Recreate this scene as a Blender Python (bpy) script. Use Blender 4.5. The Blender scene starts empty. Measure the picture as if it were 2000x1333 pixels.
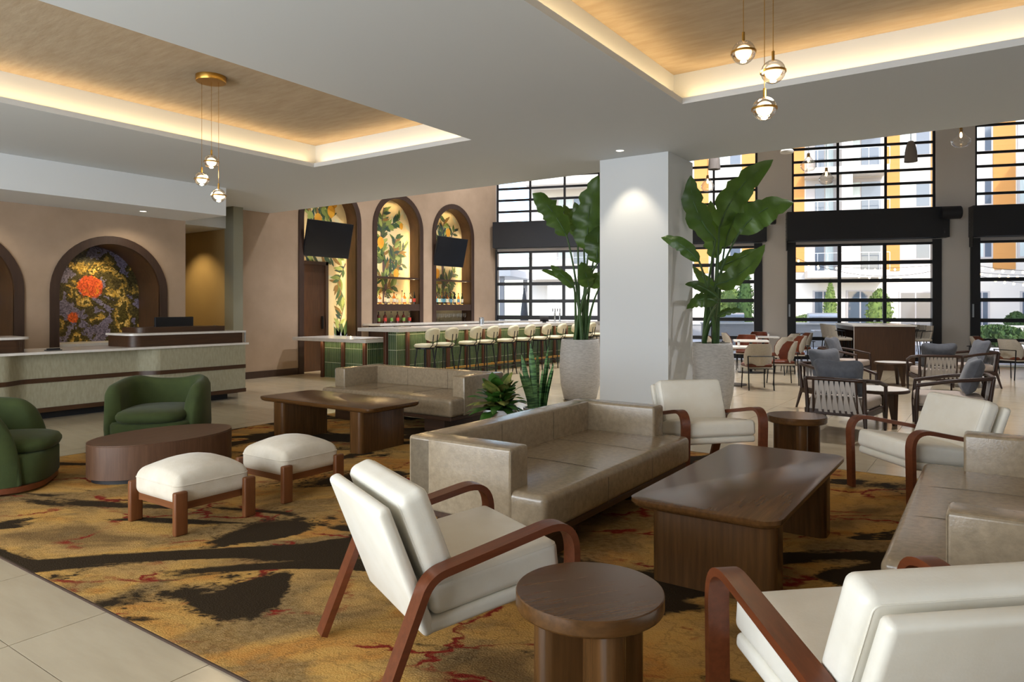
import bpy, bmesh, math, random
from mathutils import Vector, Matrix, noise as mnoise
random.seed(7)
PI = math.pi
S = bpy.context.scene
COL = S.collection
# ------------------------------------------------------------------ camera
FPX, HZ, EYE = 1358.0, 601.6, 1.5
TH = math.atan(940.0 / FPX)
CT, ST = math.cos(TH), math.sin(TH)
cd = bpy.data.cameras.new('camera'); cam = bpy.data.objects.new('camera', cd); COL.objects.link(cam)
cam.location = (0, 0, EYE); cam.rotation_euler = (PI / 2, 0, TH)
cd.sensor_width = 36; cd.lens = 36 * FPX / 2000; cd.shift_y = -(666.5 - HZ) / 2000
cd.clip_start = .05; cd.clip_end = 400
S.camera = cam
# ------------------------------------------------------------------ world, sun, exposure
S.view_settings.view_transform = 'Standard'; S.view_settings.look = 'None'
S.view_settings.exposure = 0.0; S.view_settings.gamma = 1.0; S.view_settings.use_curve_mapping = False
cy = S.cycles; cy.max_bounces = 7; cy.diffuse_bounces = 4; cy.glossy_bounces = 3; cy.transmission_bounces = 4; cy.transparent_max_bounces = 12
cy.caustics_reflective = False; cy.caustics_refractive = False
W = bpy.data.worlds.new('world'); S.world = W; W.use_nodes = True
nt = W.node_tree; bg = nt.nodes['Background']
sky = nt.nodes.new('ShaderNodeTexSky'); sky.sky_type = 'NISHITA'; sky.sun_disc = False
sky.sun_elevation = math.radians(38); sky.sun_rotation = math.radians(140); sky.air_density = 1.0; sky.dust_density = 1.5
nt.links.new(sky.outputs[0], bg.inputs[0]); bg.inputs[1].default_value = .62
def light(kind, name, loc, energy, color=(1, 1, 1), size=1, size_y=None, to=None, rot=None, spot=None, blend=.4, spread=None):
    d = bpy.data.lights.new(name, kind); d.energy = energy; d.color = color
    if kind == 'AREA':
        d.shape = 'RECTANGLE' if size_y else 'SQUARE'; d.size = size
        if size_y: d.size_y = size_y
        if spread: d.spread = math.radians(spread)
    elif kind == 'SPOT':
        d.spot_size = math.radians(spot); d.spot_blend = blend; d.shadow_soft_size = size
    elif kind == 'POINT': d.shadow_soft_size = size
    o = bpy.data.objects.new(name, d); COL.objects.link(o); o.location = loc
    if to is not None: o.rotation_euler = (Vector(to) - Vector(loc)).to_track_quat('-Z', 'Y').to_euler()
    if rot is not None: o.rotation_euler = rot
    return o
sun = light('SUN', 'sun', (0, 0, 30), 2.9, (1, .93, .82), to=(-.62 * 5, .60 * 5, 30 - .62 * 5)); sun.data.angle = .01
COOL = (.86, .93, 1.0); WARM = (1, .78, .5); LED = (1, .72, .38)
# area lights added out of view to brighten the room, toned like daylight
light('AREA', 'rear_daylight_fill', (-5.0, -3.25, 1.75), 640, COOL, 8.0, 2.7, rot=(PI / 2, 0, 0))
light('AREA', 'side_fill_light', (4.2, 2.5, 1.75), 35, COOL, 4.5, 2.5, rot=(PI / 2, 0, PI / 2))  # added fill in front of the solid right wall, no window there
# ------------------------------------------------------------------ helpers
def at(u, v, d):
    r = (u - 1000) / FPX * d
    return Vector((r * CT - d * ST, r * ST + d * CT, EYE - (v - HZ) * d / FPX))
def lin(h):
    h = h.lstrip('#')
    return tuple((lambda c: c / 12.92 if c <= .04045 else ((c + .055) / 1.055) ** 2.4)(int(h[i:i + 2], 16) / 255) for i in (0, 2, 4)) + (1,)
MATS = {}
def mat(name, col, rough=.5, metal=0, col2=None, scale=8, stretch=(1, 1, 1), bump=0, bscale=None, detail=4, sharp=None,
        spec=.5, coat=0, sheen=0, rnd=0, trans=0, emit=0, bstretch=None):
    m = bpy.data.materials.new(name); MATS[name] = m; m.use_nodes = True
    n = m.node_tree.nodes; L = m.node_tree.links; b = n['Principled BSDF']
    b.inputs['Roughness'].default_value = rough; b.inputs['Metallic'].default_value = metal
    b.inputs['Specular IOR Level'].default_value = spec
    b.inputs['Base Color'].default_value = lin(col)
    if coat: b.inputs['Coat Weight'].default_value = coat; b.inputs['Coat Roughness'].default_value = .15
    if sheen: b.inputs['Sheen Weight'].default_value = sheen; b.inputs['Sheen Roughness'].default_value = .4
    if trans: b.inputs['Transmission Weight'].default_value = trans
    if emit: b.inputs['Emission Color'].default_value = lin(col); b.inputs['Emission Strength'].default_value = emit
    tc = None
    def coords(st):
        nonlocal tc
        if tc is None: tc = n.new('ShaderNodeTexCoord')
        mp = n.new('ShaderNodeMapping'); mp.inputs['Scale'].default_value = st
        L.new(tc.outputs['Object'], mp.inputs['Vector']); return mp
    last = None
    if col2:
        mp = coords(stretch); nz = n.new('ShaderNodeTexNoise'); nz.inputs['Scale'].default_value = scale
        nz.inputs['Detail'].default_value = detail; nz.inputs['Roughness'].default_value = .6
        L.new(mp.outputs[0], nz.inputs['Vector'])
        rp = n.new('ShaderNodeValToRGB'); lo, hi = sharp or (.3, .7)
        rp.color_ramp.elements[0].position = lo; rp.color_ramp.elements[1].position = hi
        rp.color_ramp.elements[0].color = lin(col); rp.color_ramp.elements[1].color = lin(col2)
        L.new(nz.outputs['Fac'], rp.inputs[0]); last = rp.outputs[0]
        L.new(last, b.inputs['Base Color'])
    if rnd:
        oi = n.new('ShaderNodeObjectInfo'); hs = n.new('ShaderNodeHueSaturation'); ma = n.new('ShaderNodeMapRange')
        ma.inputs[3].default_value = 1 - rnd; ma.inputs[4].default_value = 1 + rnd
        L.new(oi.outputs['Random'], ma.inputs[0]); L.new(ma.outputs[0], hs.inputs['Value'])
        if last: L.new(last, hs.inputs['Color'])
        else: hs.inputs['Color'].default_value = lin(col)
        L.new(hs.outputs[0], b.inputs['Base Color'])
    if bump:
        mp = coords(bstretch or stretch); nz = n.new('ShaderNodeTexNoise'); nz.inputs['Scale'].default_value = bscale or scale
        nz.inputs['Detail'].default_value = 5
        L.new(mp.outputs[0], nz.inputs['Vector'])
        bp = n.new('ShaderNodeBump'); bp.inputs['Strength'].default_value = bump; bp.inputs['Distance'].default_value = .01
        L.new(nz.outputs['Fac'], bp.inputs['Height']); L.new(bp.outputs[0], b.inputs['Normal'])
    return m
def link(o, parent=None):
    COL.objects.link(o)
    if parent is not None: o.parent = parent
    return o
def tag(o, label=None, cat=None, group=None, kind=None):
    if label: o['label'] = label
    if cat: o['category'] = cat
    if group: o['group'] = group
    if kind: o['kind'] = kind
    return o
def thing(name, label, cat, loc=(0, 0, 0), rz=0, group=None):
    o = bpy.data.objects.new(name, None); o.empty_display_size = .1; COL.objects.link(o)
    o.location = loc; o.rotation_euler = (0, 0, rz)
    return tag(o, label, cat, group)
def mesh(name, V, F, m=None, smooth=None):
    me = bpy.data.meshes.new(name); me.from_pydata([tuple(v) for v in V], [], F)
    if m is not None: me.materials.append(MATS[m] if isinstance(m, str) else m)
    if smooth is not None:
        me.polygons.foreach_set('use_smooth', [True] * len(me.polygons))
        if smooth < 180: me.set_sharp_from_angle(angle=math.radians(smooth))
    me.update(); return me
class MB:
    def __init__(s): s.V = []; s.F = []
    def add(s, V, F, M=None):
        b = len(s.V); s.V += [(M @ Vector(v)) if M is not None else Vector(v) for v in V]
        s.F += [tuple(i + b for i in f) for f in F]; return s
    def box(s, x0, x1, y0, y1, z0, z1, M=None):
        V = [(x0, y0, z0), (x1, y0, z0), (x1, y1, z0), (x0, y1, z0), (x0, y0, z1), (x1, y0, z1), (x1, y1, z1), (x0, y1, z1)]
        return s.add(V, [(0, 3, 2, 1), (4, 5, 6, 7), (0, 1, 5, 4), (1, 2, 6, 5), (2, 3, 7, 6), (3, 0, 4, 7)], M)
    def prism(s, pts, z0, z1, M=None):
        n = len(pts); V = [(x, y, z0) for x, y in pts] + [(x, y, z1) for x, y in pts]
        return s.add(V, [tuple(range(n))[::-1], tuple(range(n, 2 * n))] + [(i, (i + 1) % n, n + (i + 1) % n, n + i) for i in range(n)], M)
    def loft(s, rings, closed=True, caps=True, M=None):
        n = len(rings[0]); V = [p for r in rings for p in r]; F = []
        for k in range(len(rings) - 1):
            for i in range(n if closed else n - 1):
                j = (i + 1) % n; F.append((k * n + i, k * n + j, (k + 1) * n + j, (k + 1) * n + i))
        if caps: F += [tuple(range(n))[::-1], tuple(range((len(rings) - 1) * n, len(rings) * n))]
        return s.add(V, F, M)
    def lathe(s, prof, n=24, M=None, caps=True):
        return s.loft([[(r * math.cos(2 * PI * i / n), r * math.sin(2 * PI * i / n), z) for i in range(n)] for r, z in prof], True, caps, M)
    def tube(s, pts, r, n=8, M=None):
        pts = [Vector(p) for p in pts]; rings = []
        rr = r if isinstance(r, (list, tuple)) else [r] * len(pts)
        up = None
        for i, p in enumerate(pts):
            t = (pts[min(i + 1, len(pts) - 1)] - pts[max(i - 1, 0)]).normalized()
            if up is None: up = t.orthogonal().normalized()
            up = (up - t * up.dot(t)).normalized(); w = t.cross(up)
            rings.append([p + (up * math.cos(2 * PI * k / n) + w * math.sin(2 * PI * k / n)) * rr[i] for k in range(n)])
        return s.loft(rings, True, True, M)
    def band(s, pts, wdir, w, t, M=None):
        pts = [Vector(p) for p in pts]; wd = Vector(wdir).normalized(); rings = []
        for i, p in enumerate(pts):
            tg = (pts[min(i + 1, len(pts) - 1)] - pts[max(i - 1, 0)]).normalized(); nn = tg.cross(wd).normalized()
            rings.append([p + wd * w / 2 + nn * t / 2, p - wd * w / 2 + nn * t / 2, p - wd * w / 2 - nn * t / 2, p + wd * w / 2 - nn * t / 2])
        return s.loft(rings, True, True, M)
    def soft(s, hx, hy, hz, r, ns=3, ni=2, puff=0, puffs=None, M=None):
        rs = min(r, hx * .98, hy * .98, hz * .98)
        def cs(h):
            o = [math.tan(math.radians(45 * k / ns)) * rs for k in range(ns + 1)]
            inn = h - rs
            a = [-inn - x for x in o[::-1]]; mid = [-inn + 2 * inn * k / (ni + 1) for k in range(1, ni + 1)]; b = [inn + x for x in o]
            return a + mid + b
        cx, cy, cz = cs(hx), cs(hy), cs(hz); H = (hx, hy, hz); V = []; F = []; key = {}
        def put(q):
            k = tuple(round(c, 5) for c in q)
            if k in key: return key[k]
            inn = [max(-(H[i] - rs), min(H[i] - rs, q[i])) for i in range(3)]
            dv = Vector([q[i] - inn[i] for i in range(3)])
            p = Vector(inn) + (dv.normalized() * rs if dv.length > 1e-9 else dv)
            if puff:
                fx = max(0, 1 - (p.x / hx) ** 2); fy = max(0, 1 - (p.y / hy) ** 2)
                p.z += puff * (fx * fy) ** .7 * (p.z / hz if not puffs else (1 if p.z > 0 else 0))
            key[k] = len(V); V.append(p); return key[k]
        def face(A, B, f):
            for i in range(len(A) - 1):
                for j in range(len(B) - 1):
                    F.append(tuple(put(f(a, b)) for a, b in ((A[i], B[j]), (A[i + 1], B[j]), (A[i + 1], B[j + 1]), (A[i], B[j + 1]))))
        face(cx, cy, lambda a, b: (a, b, hz)); face(cy, cx, lambda a, b: (b, a, -hz))
        face(cy, cz, lambda a, b: (hx, a, b)); face(cz, cy, lambda a, b: (-hx, b, a))
        face(cz, cx, lambda a, b: (b, hy, a)); face(cx, cz, lambda a, b: (a, -hy, b))
        return s.add(V, F, M)
    def obj(s, name, m, parent=None, smooth=None, loc=None):
        o = bpy.data.objects.new(name, mesh(name, s.V, s.F, m, smooth)); link(o, parent)
        if loc: o.location = loc
        return o
def T(x, y, z, rx=0, ry=0, rz=0):
    return Matrix.Translation((x, y, z)) @ Matrix.Rotation(rz, 4, 'Z') @ Matrix.Rotation(ry, 4, 'Y') @ Matrix.Rotation(rx, 4, 'X')
def softb(x0, x1, y0, y1, z0, z1, r, **k):
    return MB().soft((x1 - x0) / 2, (y1 - y0) / 2, (z1 - z0) / 2, r, M=T((x0 + x1) / 2, (y0 + y1) / 2, (z0 + z1) / 2), **k)
def boxm(*a): return MB().box(*a)
def fillet(pts, radii, n=8):
    out = [Vector(pts[0])]
    for i in range(1, len(pts) - 1):
        p, a, b = Vector(pts[i]), Vector(pts[i - 1]), Vector(pts[i + 1]); r = radii[i - 1]
        d1 = (a - p).normalized(); d2 = (b - p).normalized(); ang = d1.angle(d2); tl = r / math.tan(ang / 2)
        tl = min(tl, (a - p).length * .49, (b - p).length * .49)
        p1, p2 = p + d1 * tl, p + d2 * tl
        for k in range(n + 1):
            t = k / n; q1 = p1.lerp(p, t); q2 = p.lerp(p2, t); out.append(q1.lerp(q2, t))
    out.append(Vector(pts[-1])); return out
def rrect(hx, hy, r, n=6):
    o = []
    for cx, cy, a0 in ((hx - r, hy - r, 0), (-hx + r, hy - r, 90), (-hx + r, -hy + r, 180), (hx - r, -hy + r, 270)):
        for k in range(n + 1):
            a = math.radians(a0 + 90 * k / n); o.append((cx + r * math.cos(a), cy + r * math.sin(a)))
    return o
def dup(root, loc, rz=None, label=None, group=None, parent=None):
    r = root.copy(); COL.objects.link(r); r.location = loc
    if rz is not None: r.rotation_euler = (0, 0, rz)
    if label: r['label'] = label
    if group: r['group'] = group
    for ch in list(root.children):
        c = ch.copy(); COL.objects.link(c); c.parent = r
        for g in ch.children:
            e = g.copy(); COL.objects.link(e); e.parent = c
    return r
# ------------------------------------------------------------------ materials
mat('leather_taupe', '#a08f76', .22, col2='#8b7c66', scale=26, bump=.07, bscale=90, spec=.55)
mat('leather_seam', '#6b5d4a', .5)
mat('leather_white', '#efece1', .36, col2='#e8e3d5', scale=6, bump=.05, bscale=120)
for ax, st in (('x', (1, 14, 14)), ('y', (14, 1, 14)), ('z', (14, 14, 1))):
    mat('wood_table_' + ax, '#5f4022', .25, col2='#4a3118', scale=3.2, stretch=st, bump=.015, bscale=7, detail=6)
    mat('wood_dark_' + ax, '#4a2f1a', .45, col2='#382210', scale=3, stretch=st, bump=.05, bscale=7, detail=6)
    mat('wood_red_' + ax, '#6f3a20', .35, col2='#5a2d17', scale=3, stretch=st, bump=.04, bscale=8, detail=6)
    mat('wood_amber_' + ax, '#7b4a27', .42, col2='#673b1d', scale=3, stretch=st, bump=.04, bscale=8, detail=6)
    mat('wood_oval_' + ax, '#654834', .45, col2='#523827', scale=3, stretch=st, bump=.05, bscale=8, detail=6)
    mat('wood_lounge_' + ax, '#3d2519', .36, col2='#2d1a11', scale=3, stretch=st, detail=5)
mat('wood_post', '#55301d', .5, col2='#432415', scale=3, stretch=(10, 10, 1))
mat('velvet_green', '#3d4a20', .9, col2='#313d1a', scale=5, sheen=.08, bump=.1, bscale=220)
mat('fabric_ivory', '#ddd4c4', .9, col2='#cfc4b0', scale=7, sheen=.3, bump=.15, bscale=160)
mat('plaster_wall', '#ae9781', .9, col2='#a18b75', scale=1.6, bump=.06, bscale=9)
mat('plaster_yellow', '#b59d6c', .9, col2='#ad9566', scale=1.5)
mat('paint_white', '#dde0e2', .9)
mat('paint_pier', '#d6d1cc', .9); mat('ceiling_paint', '#cdd1d3', .9)
mat('paint_olive', '#8c8a78', .8)
mat('ceiling_texture', '#b3a38c', .85, col2='#a4927a', scale=3, stretch=(1.2, 5, 1), bump=.2, bscale=6)
mat('casing_brown', '#412d22', .5, col2='#35241b', scale=3, stretch=(8, 8, 1))
mat('lining_brown', '#513722', .5, col2='#432d1b', scale=3, stretch=(8, 8, 1))
mat('quartz', '#e3dfda', .18, col2='#d8d3cc', scale=14)
mat('desk_weave', '#a7a38c', .8, col2='#959179', scale=40, stretch=(1, 1, .25), bump=.15, bscale=150)
mat('black_matte', '#16171b', .55); mat('black_metal', '#17181b', .4, metal=.4); mat('screen_black', '#0d0f13', .22)
mat('frame_black', '#15171d', .4); mat('tile_green', '#3c5240', .25, col2='#4d623f', scale=3, rnd=.22, spec=.6)
mat('grout', '#cfd3ba', .8); mat('brass', '#b08842', .3, metal=1); mat('chrome', '#c8ccd0', .12, metal=1); mat('steel', '#a7adb5', .35, metal=.9)
mat('cream_leather', '#dcd3b4', .5); mat('fabric_beige', '#bab2a5', .85, col2='#b0a798', scale=30, bump=.1, bscale=150)
mat('leather_brown', '#6d3219', .35, col2='#5a2712', scale=8)
mat('pot_grey', '#d0cdc9', .9, col2='#b3b0ac', scale=16, stretch=(1, 1, 3.5), bump=.9, bscale=14, bstretch=(1, 1, 4))
mat('pot_white', '#dfe0e2', .4); mat('soil', '#33291f', .95, col2='#45382b', scale=30, bump=.5)
mat('leaf_green', '#425f24', .38, col2='#304a1d', scale=4, rnd=.25); mat('stem_green', '#4a6b38', .5, col2='#3a5730', scale=6)
def translucent(name, col, f):
    m = MATS[name]; n = m.node_tree.nodes; L = m.node_tree.links; b = n['Principled BSDF']; o = n['Material Output']
    t = n.new('ShaderNodeBsdfTranslucent'); t.inputs[0].default_value = lin(col); x = n.new('ShaderNodeMixShader'); x.inputs[0].default_value = f
    L.new(b.outputs[0], x.inputs[1]); L.new(t.outputs[0], x.inputs[2]); L.new(x.outputs[0], o.inputs[0])
translucent('leaf_green', '#6f9434', .22)
mat('leaf_dark', '#416a25', .35, col2='#2a4d1c', scale=5, rnd=.3); mat('leaf_variegated', '#8f8a45', .45, col2='#3b5a22', scale=14, rnd=.3)
mat('snake_leaf', '#6f9a5c', .5, col2='#2f5230', scale=5, stretch=(1, 1, 8), sharp=(.42, .58), rnd=.15)
mat('strap_grey', '#b9b2ad', .8); mat('cushion_beige', '#bfb0a5', .9, bump=.08, bscale=160); mat('pillow_grey', '#62646b', .9, col2='#54565d', scale=18, bump=.1, bscale=150, sheen=.3)
mat('stone_white', '#e6e3dd', .3); mat('concrete_pendant', '#7d7672', .8); mat('lamp_glow', '#ffe3bd', .5, emit=2.2); mat('led_glow', '#ffc766', .5, emit=6); mat('downlight_glow', '#fff0d8', .5, emit=6)
mat('bulb_glow', '#ffd9a0', .5, emit=7)
mat('patio', '#cfcac3', .85, col2='#c2bdb6', scale=3); mat('siding_orange', '#c8904f', .8, col2='#c08746', scale=2, stretch=(.3, .3, 8)); mat('siding_white', '#d9d3c9', .85)
mat('siding_grey', '#b9b3b0', .85); mat('facade_glass', '#55606e', .08, spec=.8); mat('curtain', '#cfd9d6', .8, col2='#aebbb9', scale=6, stretch=(8, 8, .2)); mat('cypress', '#3d5a22', .8, col2='#2b4319', scale=8); mat('shrub', '#7c8f45', .8, col2='#566f30', scale=6, rnd=.2)
mat('mural_cream', '#e8d3a2', .7, col2='#dcc896', scale=2.5); mat('mural_trunk', '#5b4a48', .7); mat('mural_lemon', '#e3ab32', .7, col2='#d0912a', scale=5)
for i, c in enumerate(('#2f4a31', '#3e5a34', '#5d7136', '#27433f', '#7a8a45', '#4c5a3c', '#8a6a35', '#9dac62')): mat('mural_leaf_%d' % i, c, .7)
mat('mural_pale', '#d9d3ae', .7); mat('mural_blue', '#8d9fc0', .7); mat('amber', '#8a4a18', .15, spec=.7); mat('bottle_dark', '#141d18', .12, spec=.7); mat('bottle_red', '#5a1f16', .2, spec=.7)
mat('label_cream', '#e5dcc2', .7); mat('label_red', '#c23a2c', .6); mat('label_green', '#7a9a45', .6); mat('label_blue', '#5d93b0', .6); mat('cap_black', '#121212', .4); mat('menu_dark', '#2b2a2c', .5)
mat('grill_steel', '#c3ccd6', .3, metal=.6); mat('masonry_grey', '#a9a7a5', .85); mat('umbrella_grey', '#5d5b5c', .85); mat('canopy_white', '#eeebe4', .8)
def glassy(name, tint=(1, 1, 1), fac=.08, rough=.0):
    m = bpy.data.materials.new(name); MATS[name] = m; m.use_nodes = True; n = m.node_tree.nodes; L = m.node_tree.links
    n.remove(n['Principled BSDF']); o = n['Material Output']
    t = n.new('ShaderNodeBsdfTransparent'); t.inputs[0].default_value = tint + (1,)
    g = n.new('ShaderNodeBsdfGlossy'); g.inputs['Roughness'].default_value = rough
    lw = n.new('ShaderNodeLayerWeight'); lw.inputs[0].default_value = .25
    mr = n.new('ShaderNodeMapRange'); mr.inputs[3].default_value = fac * .5; mr.inputs[4].default_value = min(1, fac * 6)
    L.new(lw.outputs['Facing'], mr.inputs[0])
    x = n.new('ShaderNodeMixShader'); L.new(mr.outputs[0], x.inputs[0]); L.new(t.outputs[0], x.inputs[1]); L.new(g.outputs[0], x.inputs[2]); L.new(x.outputs[0], o.inputs[0])
glassy('window_glass', (.97, .98, .99), .05); glassy('globe_glass', (.97, .95, .92), .2); glassy('bottle_clear', (.9, .86, .74), .14); glassy('bottle_amber', (.85, .5, .18), .14); glassy('bottle_green', (.25, .4, .2), .14); glassy('wine_glass', (.96, .96, .95), .2)
def rug_material():
    m = bpy.data.materials.new('rug_pattern'); MATS['rug_pattern'] = m; m.use_nodes = True; n = m.node_tree.nodes; L = m.node_tree.links
    b = n['Principled BSDF']; b.inputs['Roughness'].default_value = .95; b.inputs['Specular IOR Level'].default_value = .1
    tc = n.new('ShaderNodeTexCoord')
    mp = n.new('ShaderNodeMapping'); mp.vector_type = 'TEXTURE'; mp.inputs['Scale'].default_value = (1.35, .85, 1); mp.inputs['Rotation'].default_value = (0, 0, .62)
    L.new(tc.outputs['Object'], mp.inputs[0])
    def noise(sc, det=3, dist=0, rough=.5, vec=None):
        x = n.new('ShaderNodeTexNoise'); x.inputs['Scale'].default_value = sc; x.inputs['Detail'].default_value = det
        x.inputs['Distortion'].default_value = dist; x.inputs['Roughness'].default_value = rough
        L.new(vec or mp.outputs[0], x.inputs['Vector']); return x.outputs['Fac']
    def ramp(src, *st):
        r = n.new('ShaderNodeValToRGB'); e = r.color_ramp.elements
        while len(e) < len(st): e.new(.5)
        for i, (p, c) in enumerate(st): e[i].position = p; e[i].color = lin(c)
        L.new(src, r.inputs[0]); return r.outputs[0]
    def mix(f, a, c):
        x = n.new('ShaderNodeMix'); x.data_type = 'RGBA'; L.new(f, x.inputs[0])
        for s_, i in ((a, 6), (c, 7)):
            if isinstance(s_, str): x.inputs[i].default_value = lin(s_)
            else: L.new(s_, x.inputs[i])
        return x.outputs[2]
    def math_(op, a, b_):
        x = n.new('ShaderNodeMath'); x.operation = op; x.use_clamp = True
        for k, s_ in enumerate((a, b_)):
            if isinstance(s_, float): x.inputs[k].default_value = s_
            else: L.new(s_, x.inputs[k])
        return x.outputs[0]
    # cells of gold with warped outlines
    wn = n.new('ShaderNodeTexNoise'); wn.inputs['Scale'].default_value = 1.4; wn.inputs['Detail'].default_value = 3; L.new(mp.outputs[0], wn.inputs['Vector'])
    va = n.new('ShaderNodeVectorMath'); va.operation = 'MULTIPLY_ADD'; va.inputs[1].default_value = (1.0, 1.0, 0); L.new(wn.outputs['Color'], va.inputs[0]); L.new(mp.outputs[0], va.inputs[2])
    wf = n.new('ShaderNodeTexNoise'); wf.inputs['Scale'].default_value = 22; wf.inputs['Detail'].default_value = 3; L.new(mp.outputs[0], wf.inputs['Vector'])
    vb = n.new('ShaderNodeVectorMath'); vb.operation = 'MULTIPLY_ADD'; vb.inputs[1].default_value = (.13, .13, 0); L.new(wf.outputs['Color'], vb.inputs[0]); L.new(va.outputs[0], vb.inputs[2]); va = vb
    vo = n.new('ShaderNodeTexVoronoi'); vo.feature = 'DISTANCE_TO_EDGE'; vo.inputs['Scale'].default_value = 2.1; L.new(va.outputs[0], vo.inputs['Vector'])
    vo2 = n.new('ShaderNodeTexVoronoi'); vo2.feature = 'DISTANCE_TO_EDGE'; vo2.inputs['Scale'].default_value = 6.5; L.new(va.outputs[0], vo2.inputs['Vector'])
    fine = noise(150, 2); med = noise(1.7, 5, .8); grain = noise(38, 3)
    gold = ramp(med, (.30, '#80653f'), (.42, '#b59058'), (.53, '#c69b55'), (.63, '#bf8743'), (.75, '#9b7f50'))
    veins = ramp(vo2.outputs['Distance'], (.0, '#ffffff'), (.05, '#000000'))
    c = mix(math_('MULTIPLY', veins, .38), gold, '#5f4a30')
    tan = ramp(noise(1.0, 5, 1.6), (.50, '#000000'), (.58, '#ffffff'))
    c = mix(math_('MULTIPLY', tan, .7), c, mix(ramp(grain, (.42, '#000000'), (.6, '#ffffff')), '#8d7652', '#6a5639'))
    red = math_('MULTIPLY', ramp(vo.outputs['Distance'], (.0, '#ffffff'), (.016, '#ffffff'), (.05, '#000000')), ramp(noise(1.9, 3), (.49, '#000000'), (.55, '#ffffff')))
    c = mix(red, c, '#84291d')
    mp2 = n.new('ShaderNodeMapping'); mp2.vector_type = 'TEXTURE'; mp2.inputs['Scale'].default_value = (1.9, .72, 1); mp2.inputs['Rotation'].default_value = (0, 0, .62); mp2.inputs['Location'].default_value = (3.1, 1.7, 0); L.new(tc.outputs['Object'], mp2.inputs[0])
    dk = math_('ADD', noise(1.0, 4, 1.3, .45, mp2.outputs[0]), math_('MULTIPLY', math_('SUBTRACT', grain, 0.5), .10))
    blot = math_('ADD', noise(.72, 5, .9, .5), math_('MULTIPLY', math_('SUBTRACT', grain, 0.5), .14))
    dark = math_('MAXIMUM', ramp(dk, (.535, '#000000'), (.565, '#ffffff')), ramp(blot, (.60, '#000000'), (.625, '#ffffff')))
    c = mix(dark, c, '#33281a')
    c = mix(ramp(fine, (.38, '#000000'), (.72, '#7a7a7a')), c, '#3d2f1f')
    L.new(c, b.inputs['Base Color'])
    bp = n.new('ShaderNodeBump'); bp.inputs['Strength'].default_value = .6; bp.inputs['Distance'].default_value = .01
    L.new(fine, bp.inputs['Height']); L.new(bp.outputs[0], b.inputs['Normal'])
rug_material()
def floor_material():
    m = mat('floor_stone', '#bfb197', .19, col2='#b3a48a', scale=2.2, stretch=(.6, 3.2, 1), bump=.03, bscale=12, rnd=.03, detail=7)
floor_material(); mat('floor_grout', '#a49a88', .8)
def mosaic_material():
    m = bpy.data.materials.new('mosaic'); MATS['mosaic'] = m; m.use_nodes = True; n = m.node_tree.nodes; L = m.node_tree.links
    b = n['Principled BSDF']; b.inputs['Roughness'].default_value = .25
    tc = n.new('ShaderNodeTexCoord')
    vo = n.new('ShaderNodeTexVoronoi'); vo.inputs['Scale'].default_value = 45; L.new(tc.outputs['Object'], vo.inputs['Vector'])
    # everything is coloured per tessera, from the tessera's own centre
    P_ = vo.outputs['Position']
    sc = n.new('ShaderNodeVectorMath'); sc.operation = 'SCALE'; sc.inputs['Scale'].default_value = 1.0; L.new(P_, sc.inputs[0])
    def noise(s_, d=3, dist=.6):
        x = n.new('ShaderNodeTexNoise'); x.inputs['Scale'].default_value = s_; x.inputs['Detail'].default_value = d; x.inputs['Distortion'].default_value = dist
        L.new(sc.outputs[0], x.inputs['Vector']); return x.outputs['Fac']
    def ramp(src, *st):
        r = n.new('ShaderNodeValToRGB'); e = r.color_ramp.elements; r.color_ramp.interpolation = 'CONSTANT' if len(st) > 2 else 'LINEAR'
        while len(e) < len(st): e.new(.5)
        for i, (p, c) in enumerate(st): e[i].position = p; e[i].color = lin(c)
        L.new(src, r.inputs[0]); return r.outputs[0]
    def mix(f, a, c):
        x = n.new('ShaderNodeMix'); x.data_type = 'RGBA'; L.new(f, x.inputs[0])
        for s_, i in ((a, 6), (c, 7)):
            if isinstance(s_, str): x.inputs[i].default_value = lin(s_)
            else: L.new(s_, x.inputs[i])
        return x.outputs[2]
    def blob(cy, cz, r0, r1):
        d = n.new('ShaderNodeVectorMath'); d.operation = 'DISTANCE'; d.inputs[1].default_value = (0, cy, cz)
        fl = n.new('ShaderNodeVectorMath'); fl.operation = 'MULTIPLY'; fl.inputs[1].default_value = (0, 1, 1); L.new(P_, fl.inputs[0]); L.new(fl.outputs[0], d.inputs[0])
        ad = n.new('ShaderNodeMath'); ad.operation = 'MULTIPLY_ADD'; ad.inputs[1].default_value = .16; L.new(noise(5, 3), ad.inputs[0]); L.new(d.outputs['Value'], ad.inputs[2])
        return ramp(ad.outputs[0], (r0 + .075, '#ffffff'), (r1 + .08, '#000000'))
    base = ramp(noise(3.1, 3), (0, '#6a6376'), (.40, '#716a7e'), (.455, '#453d22'), (.53, '#5a4f2a'), (.565, '#a5853c'), (.61, '#c7a860'), (.635, '#50471f'))
    c = mix(blob(-.02, 1.86, .19, .205), base, ramp(noise(9, 2), (0, '#c2502a'), (.5, '#d0662a'), (.58, '#d98a2a')))
    c = mix(blob(-.28, 1.34, .08, .09), c, '#c85a28')
    hs = n.new('ShaderNodeHueSaturation'); mr = n.new('ShaderNodeMapRange'); mr.inputs[3].default_value = .45; mr.inputs[4].default_value = 1.5
    sx = n.new('ShaderNodeSeparateColor'); L.new(vo.outputs['Color'], sx.inputs[0]); L.new(sx.outputs[0], mr.inputs[0]); L.new(mr.outputs[0], hs.inputs['Value']); L.new(c, hs.inputs['Color'])
    L.new(hs.outputs[0], b.inputs['Base Color'])
    bp = n.new('ShaderNodeBump'); bp.inputs['Strength'].default_value = .5; bp.inputs['Distance'].default_value = .004; L.new(vo.outputs['Distance'], bp.inputs['Height']); L.new(bp.outputs[0], b.inputs['Normal'])
mosaic_material()
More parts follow.
